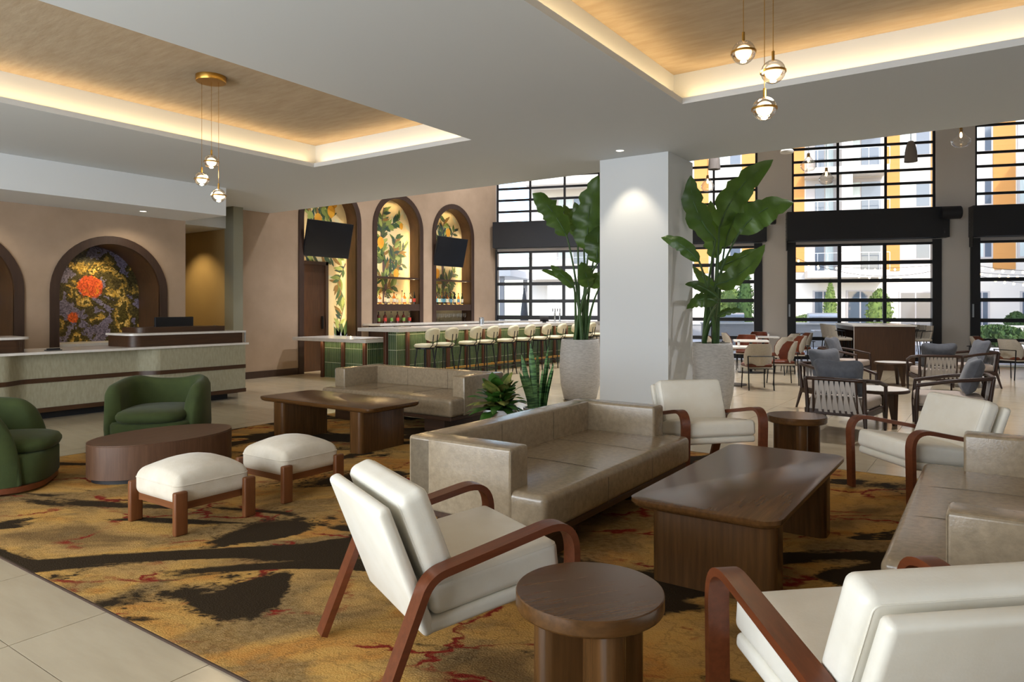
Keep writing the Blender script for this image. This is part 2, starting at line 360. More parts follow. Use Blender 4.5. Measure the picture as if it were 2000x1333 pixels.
# ------------------------------------------------------------------ the setting
def struct(o): o['kind'] = 'structure'; return o
WA = math.radians(19); WC = Vector((-12.9, 17.75, 0)); WD = Vector((math.cos(WA), math.sin(WA), 0)); WN = Vector((-math.sin(WA), math.cos(WA), 0))
def wpt(s, out=0, z=0): p = WC + WD * s + WN * out; return Vector((p.x, p.y, z))
ZC, ZU, ZT = 3.55, 3.91, 7.3
# floor: slab + tiles
fl = bpy.data.objects.new('floor', None)
pw = wpt(18.6); pl = wpt(-3.6)
slab = MB().prism([(-16.5, -3.6), (4.7, -3.6), (pw.x, pw.y), (pl.x, pl.y)], -.12, -.006).obj('floor', 'floor_grout'); struct(slab)
TX, TY = .88, .88
tile_me = mesh('floor_tile', *(lambda b: (b.V, b.F))(MB().box(-TX / 2 + .0025, TX / 2 - .0025, -TY / 2 + .0025, TY / 2 - .0025, -.006, 0)), 'floor_stone')
cells = []
for i in range(-15, 6):
    for j in range(-5, 29):
        cx, cy = -3.59 + (i + .5) * TX, 1.265 + (j + .5) * TY
        if cy + TY / 2 > 17.75 + (cx + 12.9) * math.tan(WA) + .1: continue
        if cx < -13.3: continue
        if -7.6 < cx - TX / 2 and cx + TX / 2 < 1.4 and 1.7 < cy - TY / 2 and cy + TY / 2 < 6.95: continue
        if cx + TX / 2 > 4.6: continue
        dd = cy * CT - cx * ST; rr = cx * CT + cy * ST
        vis = dd > 1 and abs(rr / dd) < .85
        cells.append((0 if vis else 1, math.hypot(cx, cy), cx, cy))
cells.sort()
for k, (_, _, cx, cy) in enumerate(cells[:300]):
    o = bpy.data.objects.new('floor_tile', tile_me); link(o, slab); o.location = (cx, cy, 0)
rest = MB()
for _, _, cx, cy in cells[300:]: rest.box(cx - TX / 2 + .0025, cx + TX / 2 - .0025, cy - TY / 2 + .0025, cy + TY / 2 - .0025, -.006, 0)
o = rest.obj('floor_tile_field', 'floor_stone', slab); o['kind'] = 'stuff'
# rug
rg = softb(-7.68, 1.6, 1.685, 7.0, 0, .010, .004, ns=1, ni=0).obj('area_rug', 'rug_pattern')
for x0, x1, y0, y1 in ((-7.688, 1.608, 1.677, 1.685), (-7.688, 1.608, 7.0, 7.008), (-7.688, -7.68, 1.685, 7.0), (1.6, 1.608, 1.685, 7.0)): boxm(x0, x1, y0, y1, 0, .0095).obj('binding', 'casing_brown', rg)
tag(rg, 'large gold and dark brown patterned area rug with red veins', 'rug')
# ceiling with two lit trays
LH = (-8.14, -5.23, -2.2, 6.69); RH = (-2.57, 3.4, -1.6, 6.72); G = .15
def slabs(x0, x1, y0, y1, z0, z1, holes):
    b = MB(); xs = sorted({x0, x1, *[h[0] for h in holes], *[h[1] for h in holes]}); ys = sorted({y0, y1, *[h[2] for h in holes], *[h[3] for h in holes]})
    for i in range(len(xs) - 1):
        for j in range(len(ys) - 1):
            mx, my = (xs[i] + xs[i + 1]) / 2, (ys[j] + ys[j + 1]) / 2
            if any(h[0] < mx < h[1] and h[2] < my < h[3] for h in holes): continue
            b.box(xs[i], xs[i + 1], ys[j], ys[j + 1], z0, z1)
    return b
big = [(h[0] - G, h[1] + G, h[2] - G, h[3] + G) for h in (LH, RH)]
ce = slabs(-16.5, 4.7, -3.6, 9.4, ZC, ZC + .06, [LH, RH]); ce2 = slabs(-16.5, 4.7, -3.6, 9.4, ZC + .06, ZU, big)
ce.add(ce2.V, ce2.F); ceil = struct(ce.obj('ceiling', 'ceiling_paint'))
for h in big: boxm(h[0] - .05, h[1] + .05, h[2] - .05, h[3] + .05, ZU, ZU + .1).obj('tray_panel', 'ceiling_texture', ceil)
struct(boxm(-16.5, 4.7, 9.25, 9.398, ZC + .03, ZT).obj('wall_bulkhead', 'paint_pier'))
struct(boxm(-16.5, 5.0, 9.25, 25.5, ZT, ZT + .2).obj('ceiling_hall', 'paint_pier'))
struct(boxm(-16.5, 5.0, -3.9, 9.4, ZU + .1, ZU + .3).obj('ceiling_roof', 'paint_white'))
# LED strips lying on the tray ledges
for h in (LH, RH):
    for (x, y, sx, sy) in (((h[0] + h[1]) / 2, h[3] + .075, h[1] - h[0], .05), (h[0] - .075, (h[2] + h[3]) / 2, .05, h[3] - h[2]), (h[1] + .075, (h[2] + h[3]) / 2, .05, h[3] - h[2])):
        o = boxm(x - sx / 2, x + sx / 2, y - sy / 8 if sx > sy else y - sy / 2, y + sy / 8 if sx > sy else y + sy / 2, ZC + .06, ZC + .068).obj('led_strip', 'led_glow', ceil) if sx > sy else boxm(x - sx / 8, x + sx / 8, y - sy / 2, y + sy / 2, ZC + .06, ZC + .068).obj('led_strip', 'led_glow', ceil)
        light('AREA', 'tray_light', (x, y, ZC + .075), 2.0 * max(sx, sy), LED, sx, sy, rot=(PI, 0, 0))
# drop soffit over reception
struct(boxm(-12.05, -10.8, -3.6, 7.0, 3.075, ZC).obj('ceiling_soffit', 'paint_white'))
# walls
def arch_wall(name, X, y0, y1, z0, z1, arches, m, N=24):
    V, F = [], []
    def quad(a, b, c_, d):
        k = len(V); V.extend([(X, *a), (X, *b), (X, *c_), (X, *d)]); F.append((k, k + 1, k + 2, k + 3))
    y = y0
    for yc, hw, sp, zb in sorted(arches):
        quad((y, z0), (yc - hw, z0), (yc - hw, z1), (y, z1))
        if zb > z0: quad((yc - hw, z0), (yc + hw, z0), (yc + hw, zb), (yc - hw, zb))
        for k in range(N):
            a, b = PI * k / N, PI * (k + 1) / N
            p = (yc - hw * math.cos(a), sp + hw * math.sin(a)); q = (yc - hw * math.cos(b), sp + hw * math.sin(b))
            quad(p, q, (q[0], z1), (p[0], z1))
        y = yc + hw
    quad((y, z0), (y1, z0), (y1, z1), (y, z1))
    o = bpy.data.objects.new(name, mesh(name, V, F, m)); link(o); return struct(o)
BX, RX = -12.9, -12.05
BAR = [(11.10, .93, 3.57, 0.0), (13.38, .93, 3.57, 1.08), (15.655, .93, 3.57, 1.08)]
REC = [(5.72, .92, 1.76, .88), (3.51, .92, 1.76, .88), (1.30, .92, 1.76, .88)]
arch_wall('wall_left', BX, 8.5, 17.75, 0, ZT, BAR, 'plaster_wall')
arch_wall('wall_reception', RX, -3.6, 7.0, 0, 3.1, REC, 'plaster_wall')
struct(boxm(-16.5, RX - .004, 6.9, 6.998, 0, 3.1).obj('wall_passage', 'plaster_yellow'))
struct(boxm(-16.5, BX, 8.42, 8.5, 0, ZC).obj('wall_passage_north', 'plaster_yellow'))
struct(boxm(-16.6, -16.5, 6.9, 8.5, 0, ZC).obj('wall_passage_end', 'plaster_yellow'))
struct(boxm(-16.5, -12.86, 7.0, 8.42, 3.12, ZC).obj('ceiling_passage', 'paint_white'))
struct(boxm(BX, -12.6, 8.33, 8.55, 0, ZC).obj('wall_pilaster', 'paint_olive'))
struct(boxm(-16.6, -16.5, -3.6, 6.9, 0, ZC).obj('wall_back_left', 'plaster_wall'))
struct(boxm(4.6, 4.7, -3.6, 24.2, 0, ZT).obj('wall_right', 'paint_white'))
struct(boxm(-16.5, 4.7, -3.75, -3.6, 0, ZU).obj('wall_rear', 'paint_white'))
struct(boxm(BX - .8, BX - .7, 8.5, 17.75, 0, ZT).obj('wall_behind_bar', 'black_matte'))
struct(boxm(RX - 1.2, RX - 1.1, -3.6, 6.9, 0, 3.1).obj('wall_behind_reception', 'black_matte'))
b = MB().box(BX, BX + .02, 8.55, 10.17, 0, .145); struct(b.obj('baseboard_left', 'casing_brown'))
# window wall: piers, sill wall, lintels
def wbox(b, s0, s1, o0, o1, z0, z1):
    P = [wpt(s0, o0), wpt(s1, o0), wpt(s1, o1), wpt(s0, o1)]
    b.prism([(p.x, p.y) for p in P], z0, z1); return b
BAYS = [(-.0, 3.28), (4.2, 7.8), (8.71, 12.31), (13.23, 16.83)]
wb = MB()
for s0, s1 in ((3.28, 4.2), (7.8, 8.71), (12.31, 13.23), (16.83, 18.7), (-1.2, 0)): wbox(wb, s0, s1, 0, .3, 0, ZT)
for k, (s0, s1) in enumerate(BAYS):
    wbox(wb, s0, s1, 0, .3, 7.05, ZT); wbox(wb, s0, s1, .02, .3, 3.32, 4.16)
    if k == 0: wbox(wb, s0, s1, 0, .3, 0, 1.1)
struct(wb.obj('wall_windows', 'paint_pier'))
LROWS = [.05, .60, 1.13, 1.67, 2.21, 2.70, 3.22]
for k, (s0, s1) in enumerate(BAYS):
    w = bpy.data.objects.new('window_%d' % (k + 1), None); COL.objects.link(w); p = wpt(s0); w.location = p; w.rotation_euler = (0, 0, WA); struct(w)
    Wd = s1 - s0; r0 = 2 if k == 0 else 0; rows = LROWS[r0:]
    jw = .1 if k else .06
    boxm(-.12 if k else .0, jw, -.06, .12, 0 if k else 1.1, 3.34).obj('door_jamb', 'frame_black', w); boxm(Wd - jw, Wd + .12, -.06, .12, 0 if k else 1.1, 3.34).obj('door_jamb', 'frame_black', w)
    cw = (Wd - 2 * jw) / 3
    for j in range(1, 3): boxm(jw + cw * j - .045, jw + cw * j + .045, .02, .08, rows[0], 3.3).obj('mullion', 'frame_black', w)
    for i, z in enumerate(rows):
        h = .1 if i else .13
        boxm(jw, Wd - jw, .025, .075, z - (.012 if i else 0), z + (.088 if i else .13)).obj('rail', 'frame_black', w)
    for i in range(len(rows) - 1):
        for j in range(3):
            boxm(jw + cw * j + .03, jw + cw * (j + 1) - .03, .046, .052, rows[i] + .07, rows[i + 1] + .005).obj('pane', 'window_glass', w)
    # upper fixed light
    cu = Wd / 3; nz = 8; dz = (7.05 - 4.16) / nz
    for j in range(4): boxm(min(max(cu * j - .032, 0), Wd - .06), min(max(cu * j + .032, .06), Wd), .06, .12, 4.16, 7.05).obj('mullion', 'frame_black', w)
    for i in range(nz + 1): boxm(0, Wd, .065, .115, 4.16 + dz * i - .034, 4.16 + dz * i + .034).obj('rail', 'frame_black', w)
    for i in range(nz):
        for j in range(3): boxm(cu * j + .02, cu * (j + 1) - .02, .088, .093, 4.16 + dz * i + .02, 4.16 + dz * (i + 1) - .02).obj('pane', 'window_glass', w)
    # roller housing above the door
    hx0, hx1 = (-.16, Wd + .22) if k else (0, Wd + .2)
    ho = boxm(hx0, hx1, -.36, 0.02, 3.36, 4.16).obj('roller_housing', 'frame_black', w)
    boxm(jw, Wd - jw, -.05, .02, 3.27, 3.33).obj('header_strip', 'siding_grey', w)
    if k:
        bl = MB()
        for i in range(7): bl.lathe([(.012, 0), (.012, .02)], 8, T(hx0 - .005, -.2, 3.42 + .11 * i, 0, -PI / 2))
        bl.obj('bolt', 'chrome', w); boxm(hx0, hx0 + .02, -.3, -.05, 3.1, 3.36).obj('side_bracket', 'black_metal', w)
        MB().lathe([(.0, 0), (.17, 0), (.17, .45), (.15, .47), (0, .47)], 20, T(Wd - .02, -.46, 3.98, 0, PI / 2)).obj('motor', 'frame_black', w, 40)
        boxm(-.09, -.05, -.075, -.06, 1.25, 1.6).obj('pull_handle', 'steel', w)
# column
cl = MB().prism([(-4.5, 8.65), (-3.5, 8.65), (-3.5, 9.55), (-4.5, 9.55)], 0, ZC).obj('column', 'paint_white'); struct(cl)
# unseen entrance frames on the solid rear wall; added area light supplies daylight
en = bpy.data.objects.new('window_5', None); COL.objects.link(en); struct(en)
for x in (-9.1, -7.1, -5.0, -3.0, -.95): boxm(x - .04, x + .04, -3.6, -3.52, 0, 3.2).obj('mullion', 'frame_black', en)
boxm(-9.1, -.95, -3.6, -3.52, 3.12, 3.2).obj('rail', 'frame_black', en)
# ------------------------------------------------------------------ arched niches
def arch_pts(hw, sp, zb, N=24):
    return [(-hw, zb)] + [(-hw * math.cos(PI * k / N), sp + hw * math.sin(PI * k / N)) for k in range(N + 1)] + [(hw, zb)]
def niche(name, label, X, yc, hw, sp, zb, cw, depth, back, group=None):
    t = thing(name, label, 'niche', (X, yc, 0), 0, group)
    O, I = arch_pts(hw + .01, sp, zb), arch_pts(hw - cw, sp, zb); b = MB(); n = len(O)
    V = [(.03, *p) for p in O] + [(.03, *p) for p in I] + [(-.02, *p) for p in O] + [(-.02, *p) for p in I]; F = []
    for i in range(n - 1): F += [(i, n + i, n + i + 1, i + 1), (i, i + 1, 2 * n + i + 1, 2 * n + i), (n + i, 3 * n + i, 3 * n + i + 1, n + i + 1)]
    F += [(0, 2 * n, 3 * n, n), (n - 1, 2 * n - 1, 4 * n - 1, 3 * n - 1)]
    b.add(V, F).obj('casing', 'casing_brown', t)
    V = [(.0, *p) for p in I] + [(-depth, *p) for p in I]
    MB().add(V, [(i, n + i, n + i + 1, i + 1) for i in range(n - 1)]).obj('lining', 'lining_brown', t, 40)
    V = [(-depth, *p) for p in I]
    bp = MB().add(V, [tuple(range(n))[::-1]]).obj('back_panel', back, t)
    return t, bp
def leaf2d(b, y, z, L, w, ang, x):
    ca, sa = math.cos(ang), math.sin(ang); pts = []
    for t, s in ((0, 0), (.2, .7), (.45, 1), (.75, .6), (1, 0), (.75, -.6), (.45, -1), (.2, -.7)):
        py, pz = t * L, s * w; pts.append((x, y + py * ca - pz * sa, z + py * sa + pz * ca))
    b.add(pts, [tuple(range(8))])
rn = random.Random(3)
def mural(bp, depth, hw, sp, zb, trunks, lemons, zlo, zhi, seed, ylo=None, yhi=None):
    rn = random.Random(seed); x = -depth + .003
    LB = [MB() for _ in range(8)]; PB = MB()
    for k in range(26):
        y, z = rn.uniform(-hw * .8, hw * .8), rn.uniform(zlo, zhi); leaf2d(PB, y, z, rn.uniform(.25, .4), .05, rn.uniform(0, 6.28), x - .002)
    for pts in trunks:
        TB = MB()
        for i in range(len(pts) - 1):
            (y0, z0, w0), (y1, z1, w1) = pts[i], pts[i + 1]; d = Vector((y1 - y0, z1 - z0)).normalized(); nx, nz_ = -d.y, d.x
            TB.add([(x, y0 + nx * w0, z0 + nz_ * w0), (x, y0 - nx * w0, z0 - nz_ * w0), (x, y1 - nx * w1, z1 - nz_ * w1), (x, y1 + nx * w1, z1 + nz_ * w1)], [(0, 1, 2, 3)])
            n = int((Vector((y1 - y0, z1 - z0)).length) / .06)
            for k in range(n):
                t = (k + .5) / n; y, z = y0 + (y1 - y0) * t, z0 + (z1 - z0) * t
                if min(w0, w1) > .045 and rn.random() < .72: continue
                for _ in range(2):
                    a = math.atan2(d.y, d.x) + rn.choice((-1, 1)) * rn.uniform(.35, 1.35); Lf = rn.uniform(.2, .36)
                    ye, ze = y + Lf * math.cos(a), z + Lf * math.sin(a)
                    if abs(ye) > hw - .06 or (ze > sp and math.hypot(ye, ze - sp) > hw - .06): continue
                    if (ylo is not None and min(y, ye) < ylo) or (ze < zlo): continue
                    leaf2d(LB[rn.randrange(8)], y, z, Lf, rn.uniform(.036, .058), a, x + .001 + .0006 * rn.random())
        TB.obj('painted_branch', 'mural_trunk', bp)
    for y, z, r in lemons: MB().add([(x + .003, y + r * .85 * math.cos(2 * PI * k / 20), z + r * 1.1 * math.sin(2 * PI * k / 20) - (.2 * r if abs(k - 15) < 1 else 0)) for k in range(20)], [tuple(range(20))]).obj('painted_lemon', 'mural_lemon', bp)
    PB.obj('painted_pale_leaves', 'mural_pale', bp)['kind'] = 'stuff'
    for i, l in enumerate(LB):
        if l.V: l.obj('painted_leaves', 'mural_leaf_%d' % i, bp)['kind'] = 'stuff'
DEP = .34; IH = .80
n1, p1 = niche('arched_niche', 'tall arched wall niche with dark brown door and lemon tree mural', BX, 11.10, .93, 3.57, 0, .13, DEP, 'mural_cream')
mural(p1, DEP, IH, 3.57, 0, [[(-.5, 2.72, .03), (-.1, 2.78, .025), (.3, 2.72, .02), (.6, 2.75, .015)], [(-.4, 3.5, .03), (.1, 3.8, .03), (.35, 4.1, .02)], [(-.6, 3.9, .02), (-.2, 4.0, .02), (.3, 3.7, .015)], [(.75, 2.6, .015), (.5, 2.1, .015), (.72, 1.7, .012)], [(.5, .9, .015), (.72, 1.6, .012)]], [(-.1, 3.62, .13), (.3, 3.85, .14), (.4, 4.05, .1), (-.45, 4.0, .12)], .4, 4.2, 5, ylo=-.8)
gb = MB()
for k in range(5): leaf2d(gb, .62, .35 + .05 * k, .95 - .1 * k, .1, 1.57 + (k - 2) * .22, -DEP + .004)
gb.obj('painted_reed_leaves', 'mural_leaf_1', p1)
gb = MB()
for k in range(5): leaf2d(gb, .6, .3, .62, .06, 1.57 + (k - 2) * .35, -DEP + .006)
gb.obj('painted_blue_leaves', 'mural_blue', p1)
dr = thing('door_1', 'dark brown wooden door set in the tall arched niche', 'door', (BX - DEP, 10.76, 0)); struct(dr)
boxm(.0, .04, -.42, .42, 0, 2.52).obj('door_leaf', 'wood_dark_z', dr); boxm(.0, .07, -.5, -.42, 0, 2.6).obj('door_frame', 'casing_brown', dr); boxm(.0, .07, .42, .5, 0, 2.6).obj('door_frame', 'casing_brown', dr); boxm(.0, .07, -.5, .5, 2.52, 2.6).obj('door_frame', 'casing_brown', dr)
boxm(.04, .1, .3, .33, 1.0, 1.3).obj('door_handle', 'black_metal', dr)
n2, p2 = niche('arched_niche', 'arched bar niche with full lemon tree mural above bottle shelves', BX, 13.38, .93, 3.57, 1.08, .13, DEP, 'mural_cream')
mural(p2, DEP, IH, 3.57, 1.6, [[(-.15, 1.6, .1), (-.17, 2.2, .08), (-.2, 2.8, .06), (-.3, 3.3, .04), (-.25, 3.9, .03), (-.2, 4.15, .02)], [(-.16, 2.5, .04), (.15, 2.75, .03), (.35, 3.0, .02), (.6, 3.1, .012)], [(.1, 2.75, .03), (.2, 3.2, .02), (.25, 3.4, .01)], [(-.2, 2.75, .03), (-.5, 3.0, .02), (-.65, 3.3, .012)], [(-.17, 2.3, .03), (.3, 2.6, .02), (.5, 2.7, .012)], [(-.18, 2.2, .03), (-.5, 2.35, .02), (-.7, 2.5, .01)], [(-.25, 3.6, .02), (.1, 3.75, .015), (.4, 3.9, .01)], [(-.28, 3.5, .02), (-.55, 3.75, .012)], [(-.17, 1.95, .02), (.2, 2.1, .012)], [(-.17, 2.0, .02), (-.5, 2.05, .012)]], [(-.62, 3.42, .13), (-.32, 3.22, .14), (.25, 2.42, .12), (.45, 3.72, .08)], 1.65, 4.3, 11)
n3, p3 = niche('arched_niche', 'arched bar niche with lemon mural beside the window wall', BX, 15.655, .93, 3.57, 1.08, .13, DEP, 'mural_cream')
mural(p3, DEP, IH, 3.57, 1.6, [[(-.1, 1.6, .08), (-.05, 2.2, .06), (-.1, 2.8, .05), (-.15, 3.5, .035), (.0, 4.1, .02)], [(-.1, 3.45, .03), (.3, 3.6, .02), (.45, 3.85, .012)], [(-.1, 3.5, .03), (-.5, 3.65, .02), (-.6, 3.95, .012)], [(-.05, 2.1, .04), (.3, 2.4, .02), (.5, 2.6, .012)], [(-.08, 2.2, .04), (-.5, 2.5, .02)], [(-.1, 1.8, .03), (.35, 2.0, .015)], [(-.1, 1.8, .03), (-.5, 2.0, .015)]], [(.15, 3.72, .12), (-.35, 2.5, .13)], 1.65, 4.3, 21)
for t in (n2, n3):
    boxm(-DEP, .0, -.8, .8, 2.27, 2.31).obj('shelf', 'casing_brown', t); boxm(-DEP, .02, -.8, .8, 1.42, 1.6).obj('shelf', 'casing_brown', t)
    for k in range(8): boxm(-.27, -.25, -.72 + k * .205 - .03, -.72 + k * .205 + .03, 1.6, 1.606).obj('shelf_light', 'led_glow', t)
for yc, zb in ((11.10, .1), (13.38, 1.65), (15.655, 1.65)):
    for sgn in (-1, 1):
        light('AREA', 'niche_edge_light', (BX - .17, yc + sgn * .775, (zb + 3.6) / 2), 11, LED, .05, 3.5 - zb, to=(BX - .4, yc, (zb + 3.6) / 2))
    light('AREA', 'niche_top_light', (BX - .17, yc, 4.3), 2, LED, .6, .1, to=(BX - .34, yc, 3.4))
    if zb > 1: light('AREA', 'niche_shelf_light', (BX - .2, yc, 1.66), 2.5, LED, .06, 1.4, rot=(PI, 0, 0))
rl = 'arched reception niche lined in dark wood with floral mosaic, '
for (yc, hw, sp, zb), ext in zip(REC, ('beside the passage', 'behind the desk middle', 'behind the desk far end')):
    t, bp = niche('arched_niche', rl + ext, RX, yc, hw, sp, zb, .12, .70, 'mosaic')
    boxm(-.7, .0, -.8, .8, .88, .925).obj('sill', 'quartz', t)
    light('SPOT', 'niche_spot', (RX - .25, yc + .1, 2.5), 40, (1, .8, .45), .04, to=(RX - .68, yc - .1, 1.5), spot=100, blend=.8)
# ------------------------------------------------------------------ televisions
def tv(label, y, z, w, h):
    t = thing('television', label, 'television', (BX + .1, y, z), 0)
    M = Matrix.Rotation(math.radians(13), 4, 'Y')
    b = MB().box(-.03, .02, -w / 2, w / 2, -h / 2, h / 2, M); b.obj('body', 'black_matte', t)
    MB().box(.021, .024, -w / 2 + .012, w / 2 - .012, -h / 2 + .014, h / 2 - .012, M).obj('screen', 'screen_black', t)
    MB().box(-.44, -.03, -.03, .03, -.03, .03).obj('wall_arm', 'black_metal', t); MB().box(-.47, -.44, -.12, .12, -.12, .12).obj('wall_plate', 'black_metal', t)
    return t
tv('large black television above the brown door in the arched niche', 10.95, 3.1, 1.34, .84)
tv('black television above the wine bottles in the far arched niche', 15.40, 3.1, 1.32, .84)
# ------------------------------------------------------------------ reception desk
dk = thing('reception_desk', 'long curved reception desk in woven sage panels with walnut bands', 'desk', (0, 0, 0))
def dx(y, off=0):   # plan of the desk front: proud bays with rounded shoulders
    def sm(a, b, t): t = max(0, min(1, (t - a) / (b - a))); return t * t * (3 - 2 * t)
    p = sm(5.28, 5.56, y) + (1 - sm(3.55, 3.86, y)) * sm(1.3, 1.62, y) + (1 - sm(-.7, -.4, y))
    return -10.42 + .17 * min(1, p) + off
YS = sorted([round(-2.6 + .24 * i, 3) for i in range(40) if -2.6 + .24 * i < 7.0] + [5.28 + .035 * i for i in range(9)] + [3.55 + .04 * i for i in range(9)] + [1.3 + .04 * i for i in range(9)] + [7.0])
def desk_strip(name, z0, z1, off, m, back=-11.2, y0=-2.6, y1=7.0, parent=dk):
    ys = [y for y in YS if y0 <= y <= y1]
    pts = [(dx(y, off), y) for y in ys] + [(back, ys[-1]), (back, ys[0])]
    return MB().prism(pts, z0, z1).obj(name, m, parent, 30)
desk_strip('front_panel', .56, .89, 0, 'desk_weave'); desk_strip('walnut_band', .50, .56, .012, 'wood_dark_y'); desk_strip('front_panel', .165, .50, 0, 'desk_weave')
desk_strip('walnut_band', .105, .165, .02, 'wood_dark_y'); desk_strip('toe_kick', 0, .105, -.14, 'black_matte', y1=6.85)
MB().prism([(-10.21, -2.6), (-10.21, 7.04), (-11.2, 7.04), (-11.2, -2.6)], .89, .922).obj('counter', 'quartz', dk)
for k, (y0, y1) in enumerate(((5.17, 7.0), (2.0, 3.86), (-1.2, .68))):
    def up(ex, z0, z1, m, nm, x0=-10.33, x1=-11.0):
        r = .16; c = [(x1, y0 - ex), (x1, y1 + ex if k else y1)]
        e = y1 + ex
        pts = [(x1, y0 - ex)] + [(x0 + ex - r + r * math.sin(a), y0 - ex + r - r * math.cos(a)) for a in [PI / 2 * i / 8 for i in range(9)]] + ([(x0 + ex, e)] if k == 0 else [(x0 + ex - r + r * math.cos(a), e - r + r * math.sin(a)) for a in [PI / 2 * i / 8 for i in range(9)]]) + [(x1, e)]
        MB().prism(pts, z0, z1).obj(nm, m, dk, 30)
    up(0, .922, 1.09, 'wood_dark_y', 'transaction_box'); up(.04, 1.09, 1.12, 'quartz', 'transaction_ledge'); up(-.2, 1.12, 1.2, 'wood_dark_y', 'privacy_panel')
boxm(-10.62, -10.60, 6.66, 6.68, 1.12, 1.21).obj('ledge_post', 'chrome', dk); boxm(-10.27, -10.25, 6.98, 7.01, .93, 1.09).obj('corner_trim', 'chrome', dk)
def monitor(y, lab):
    m = thing('computer_monitor', lab, 'monitor', (-10.95, y, .922), math.radians(10))
    softb(-.02, .02, -.36, .36, .14, .43, .01, ns=1, ni=0).obj('display', 'black_matte', m); boxm(-.06, -.02, -.04, .04, .02, .25).obj('stand', 'black_matte', m); boxm(-.12, .08, -.12, .12, 0, .02).obj('base', 'black_matte', m)
monitor(6.17, 'black computer monitor on the desk end beside the passage'); monitor(3.2, 'black computer monitor behind the middle reception counter')
bn = thing('waste_bin', 'slim dark grey bin behind the reception desk end', 'bin', (-11.1, 7.22, 0))
boxm(-.13, .13, -.12, .12, 0, .74).obj('body', 'menu_dark', bn); boxm(-.135, .135, -.125, .125, .74, .78).obj('lid', 'black_matte', bn)
cs = thing('card_stand', 'small dark card stand on the white reception counter', 'stand', (-10.45, 4.2, .922)); boxm(-.05, .05, -.09, .09, 0, .012).obj('base', 'menu_dark', cs); boxm(-.01, .01, -.08, .08, .012, .03).obj('slot', 'black_matte', cs)
# ------------------------------------------------------------------ bar
bar = thing('bar_counter', 'long bar clad in vertical green tiles with white quartz top', 'bar', (0, 0, 0))
BF = -9.9                                    # tiled front plane of the bar
YE = 18.55
MB().prism([(BF, 10.2), (BF, YE), (-10.25, YE - .15), (-10.25, 10.2)], 0, 1.035).obj('body', 'grout', bar)
MB().prism([(-9.58, 9.95), (-9.58, 18.75), (-10.75, 18.4), (-10.75, 9.95)], 1.02, 1.09).obj('counter', 'quartz', bar)
low = thing('service_counter', 'low white service counter with green tiled front beside the bar', 'counter', (0, 0, 0))
MB().box(-11.95, -10.62, 10.08, 10.9, 0, .80).obj('body', 'grout', low)
MB().prism([(-12.72, 9.86), (-10.42, 9.86), (-10.42, 10.95), (-12.72, 10.95)], .785, .855).obj('counter', 'quartz', low)
def tileme(w, h): return mesh('tile', *(lambda b: (b.V, b.F))(MB().box(-w / 2, w / 2, -.006, .002, -h / 2, h / 2)), 'tile_green')
TW = .0545; ROWS = [(.0, .325), (.325, .64), (.64, .955), (.955, 1.03)]
tms = {round(z1 - z0, 3): tileme(TW - .010, z1 - z0 - .010) for z0, z1 in ROWS + [(.64, .80)]}
cnt = 0; restb = MB()
for j in range(int((YE - 10.2) / TW)):
    y = 10.2 + (j + .5) * TW
    for z0, z1 in ROWS:
        if cnt < 290:
            o = bpy.data.objects.new('tile', tms[round(z1 - z0, 3)]); link(o, bar); o.location = (BF, y, (z0 + z1) / 2); o.rotation_euler = (0, 0, PI / 2); cnt += 1
        else: restb.box(BF - .002, BF + .006, y - TW / 2 + .005, y + TW / 2 - .005, z0 + .005, z1 - .005)
o = restb.obj('tile_field', 'tile_green', bar); o['kind'] = 'stuff'
for j in range(6):
    for z0, z1 in ROWS:
        o = bpy.data.objects.new('tile', tms[round(z1 - z0, 3)]); link(o, bar); o.location = (BF - (j + .5) * TW, 10.2, (z0 + z1) / 2)
LR = [(.0, .325), (.325, .64), (.64, .80)]
for j in range(10):
    for z0, z1 in LR:
        o = bpy.data.objects.new('tile', tms[round(z1 - z0, 3)]); link(o, low); o.location = (-10.62, 10.1 + (j + .5) * TW, (z0 + z1) / 2); o.rotation_euler = (0, 0, PI / 2)
for j in range(int(1.32 / TW)):
    for z0, z1 in LR:
        o = bpy.data.objects.new('tile', tms[round(z1 - z0, 3)]); link(o, low); o.location = (-11.94 + (j + .5) * TW, 10.08, (z0 + z1) / 2)
for y in [10.5 + .645 * k for k in range(13)]:
    if y < YE: softb(BF - .01, BF + .06, y - .04, y + .04, 0, 1.035, .015, ns=2, ni=0).obj('post', 'wood_post', bar, 40)
softb(BF - .3, BF - .22, 10.13, 10.21, 0, 1.035, .015, ns=2, ni=0).obj('post', 'wood_post', bar, 40)
for x in (-11.95, -11.3, -10.65): softb(x - .04, x + .04, 10.02, 10.09, 0, .80, .015, ns=2, ni=0).obj('post', 'wood_post', low, 40)
MB().tube([(-9.62, 10.4, .2), (-9.62, 18.4, .2)], .025, 10).obj('foot_rail', 'brass', bar, 60)
for y in (10.6, 12.0, 13.4, 14.8, 16.2, 17.6): MB().tube([(-9.62, y, .2), (BF + .02, y, .2)], .015, 8).obj('rail_bracket', 'brass', bar, 60)
light('AREA', 'bar_front_light', (-9.76, 14.2, 1.01), 20, (1, .78, .42), .05, 8.0, rot=(0, 0, 0))
light('AREA', 'service_front_light', (-11.2, 9.97, .778), 3.5, (1, .78, .42), 1.6, .05, rot=(0, 0, 0))
bkc = thing('back_counter', 'white quartz back counter under the arched bar niches', 'counter', (0, 0, 0))
boxm(BX + .01, BX + .62, 12.1, 17.5, 1.055, 1.1).obj('worktop', 'quartz', bkc); boxm(BX + .01, BX + .55, 12.3, 17.4, 0, 1.055).obj('cabinet', 'casing_brown', bkc)
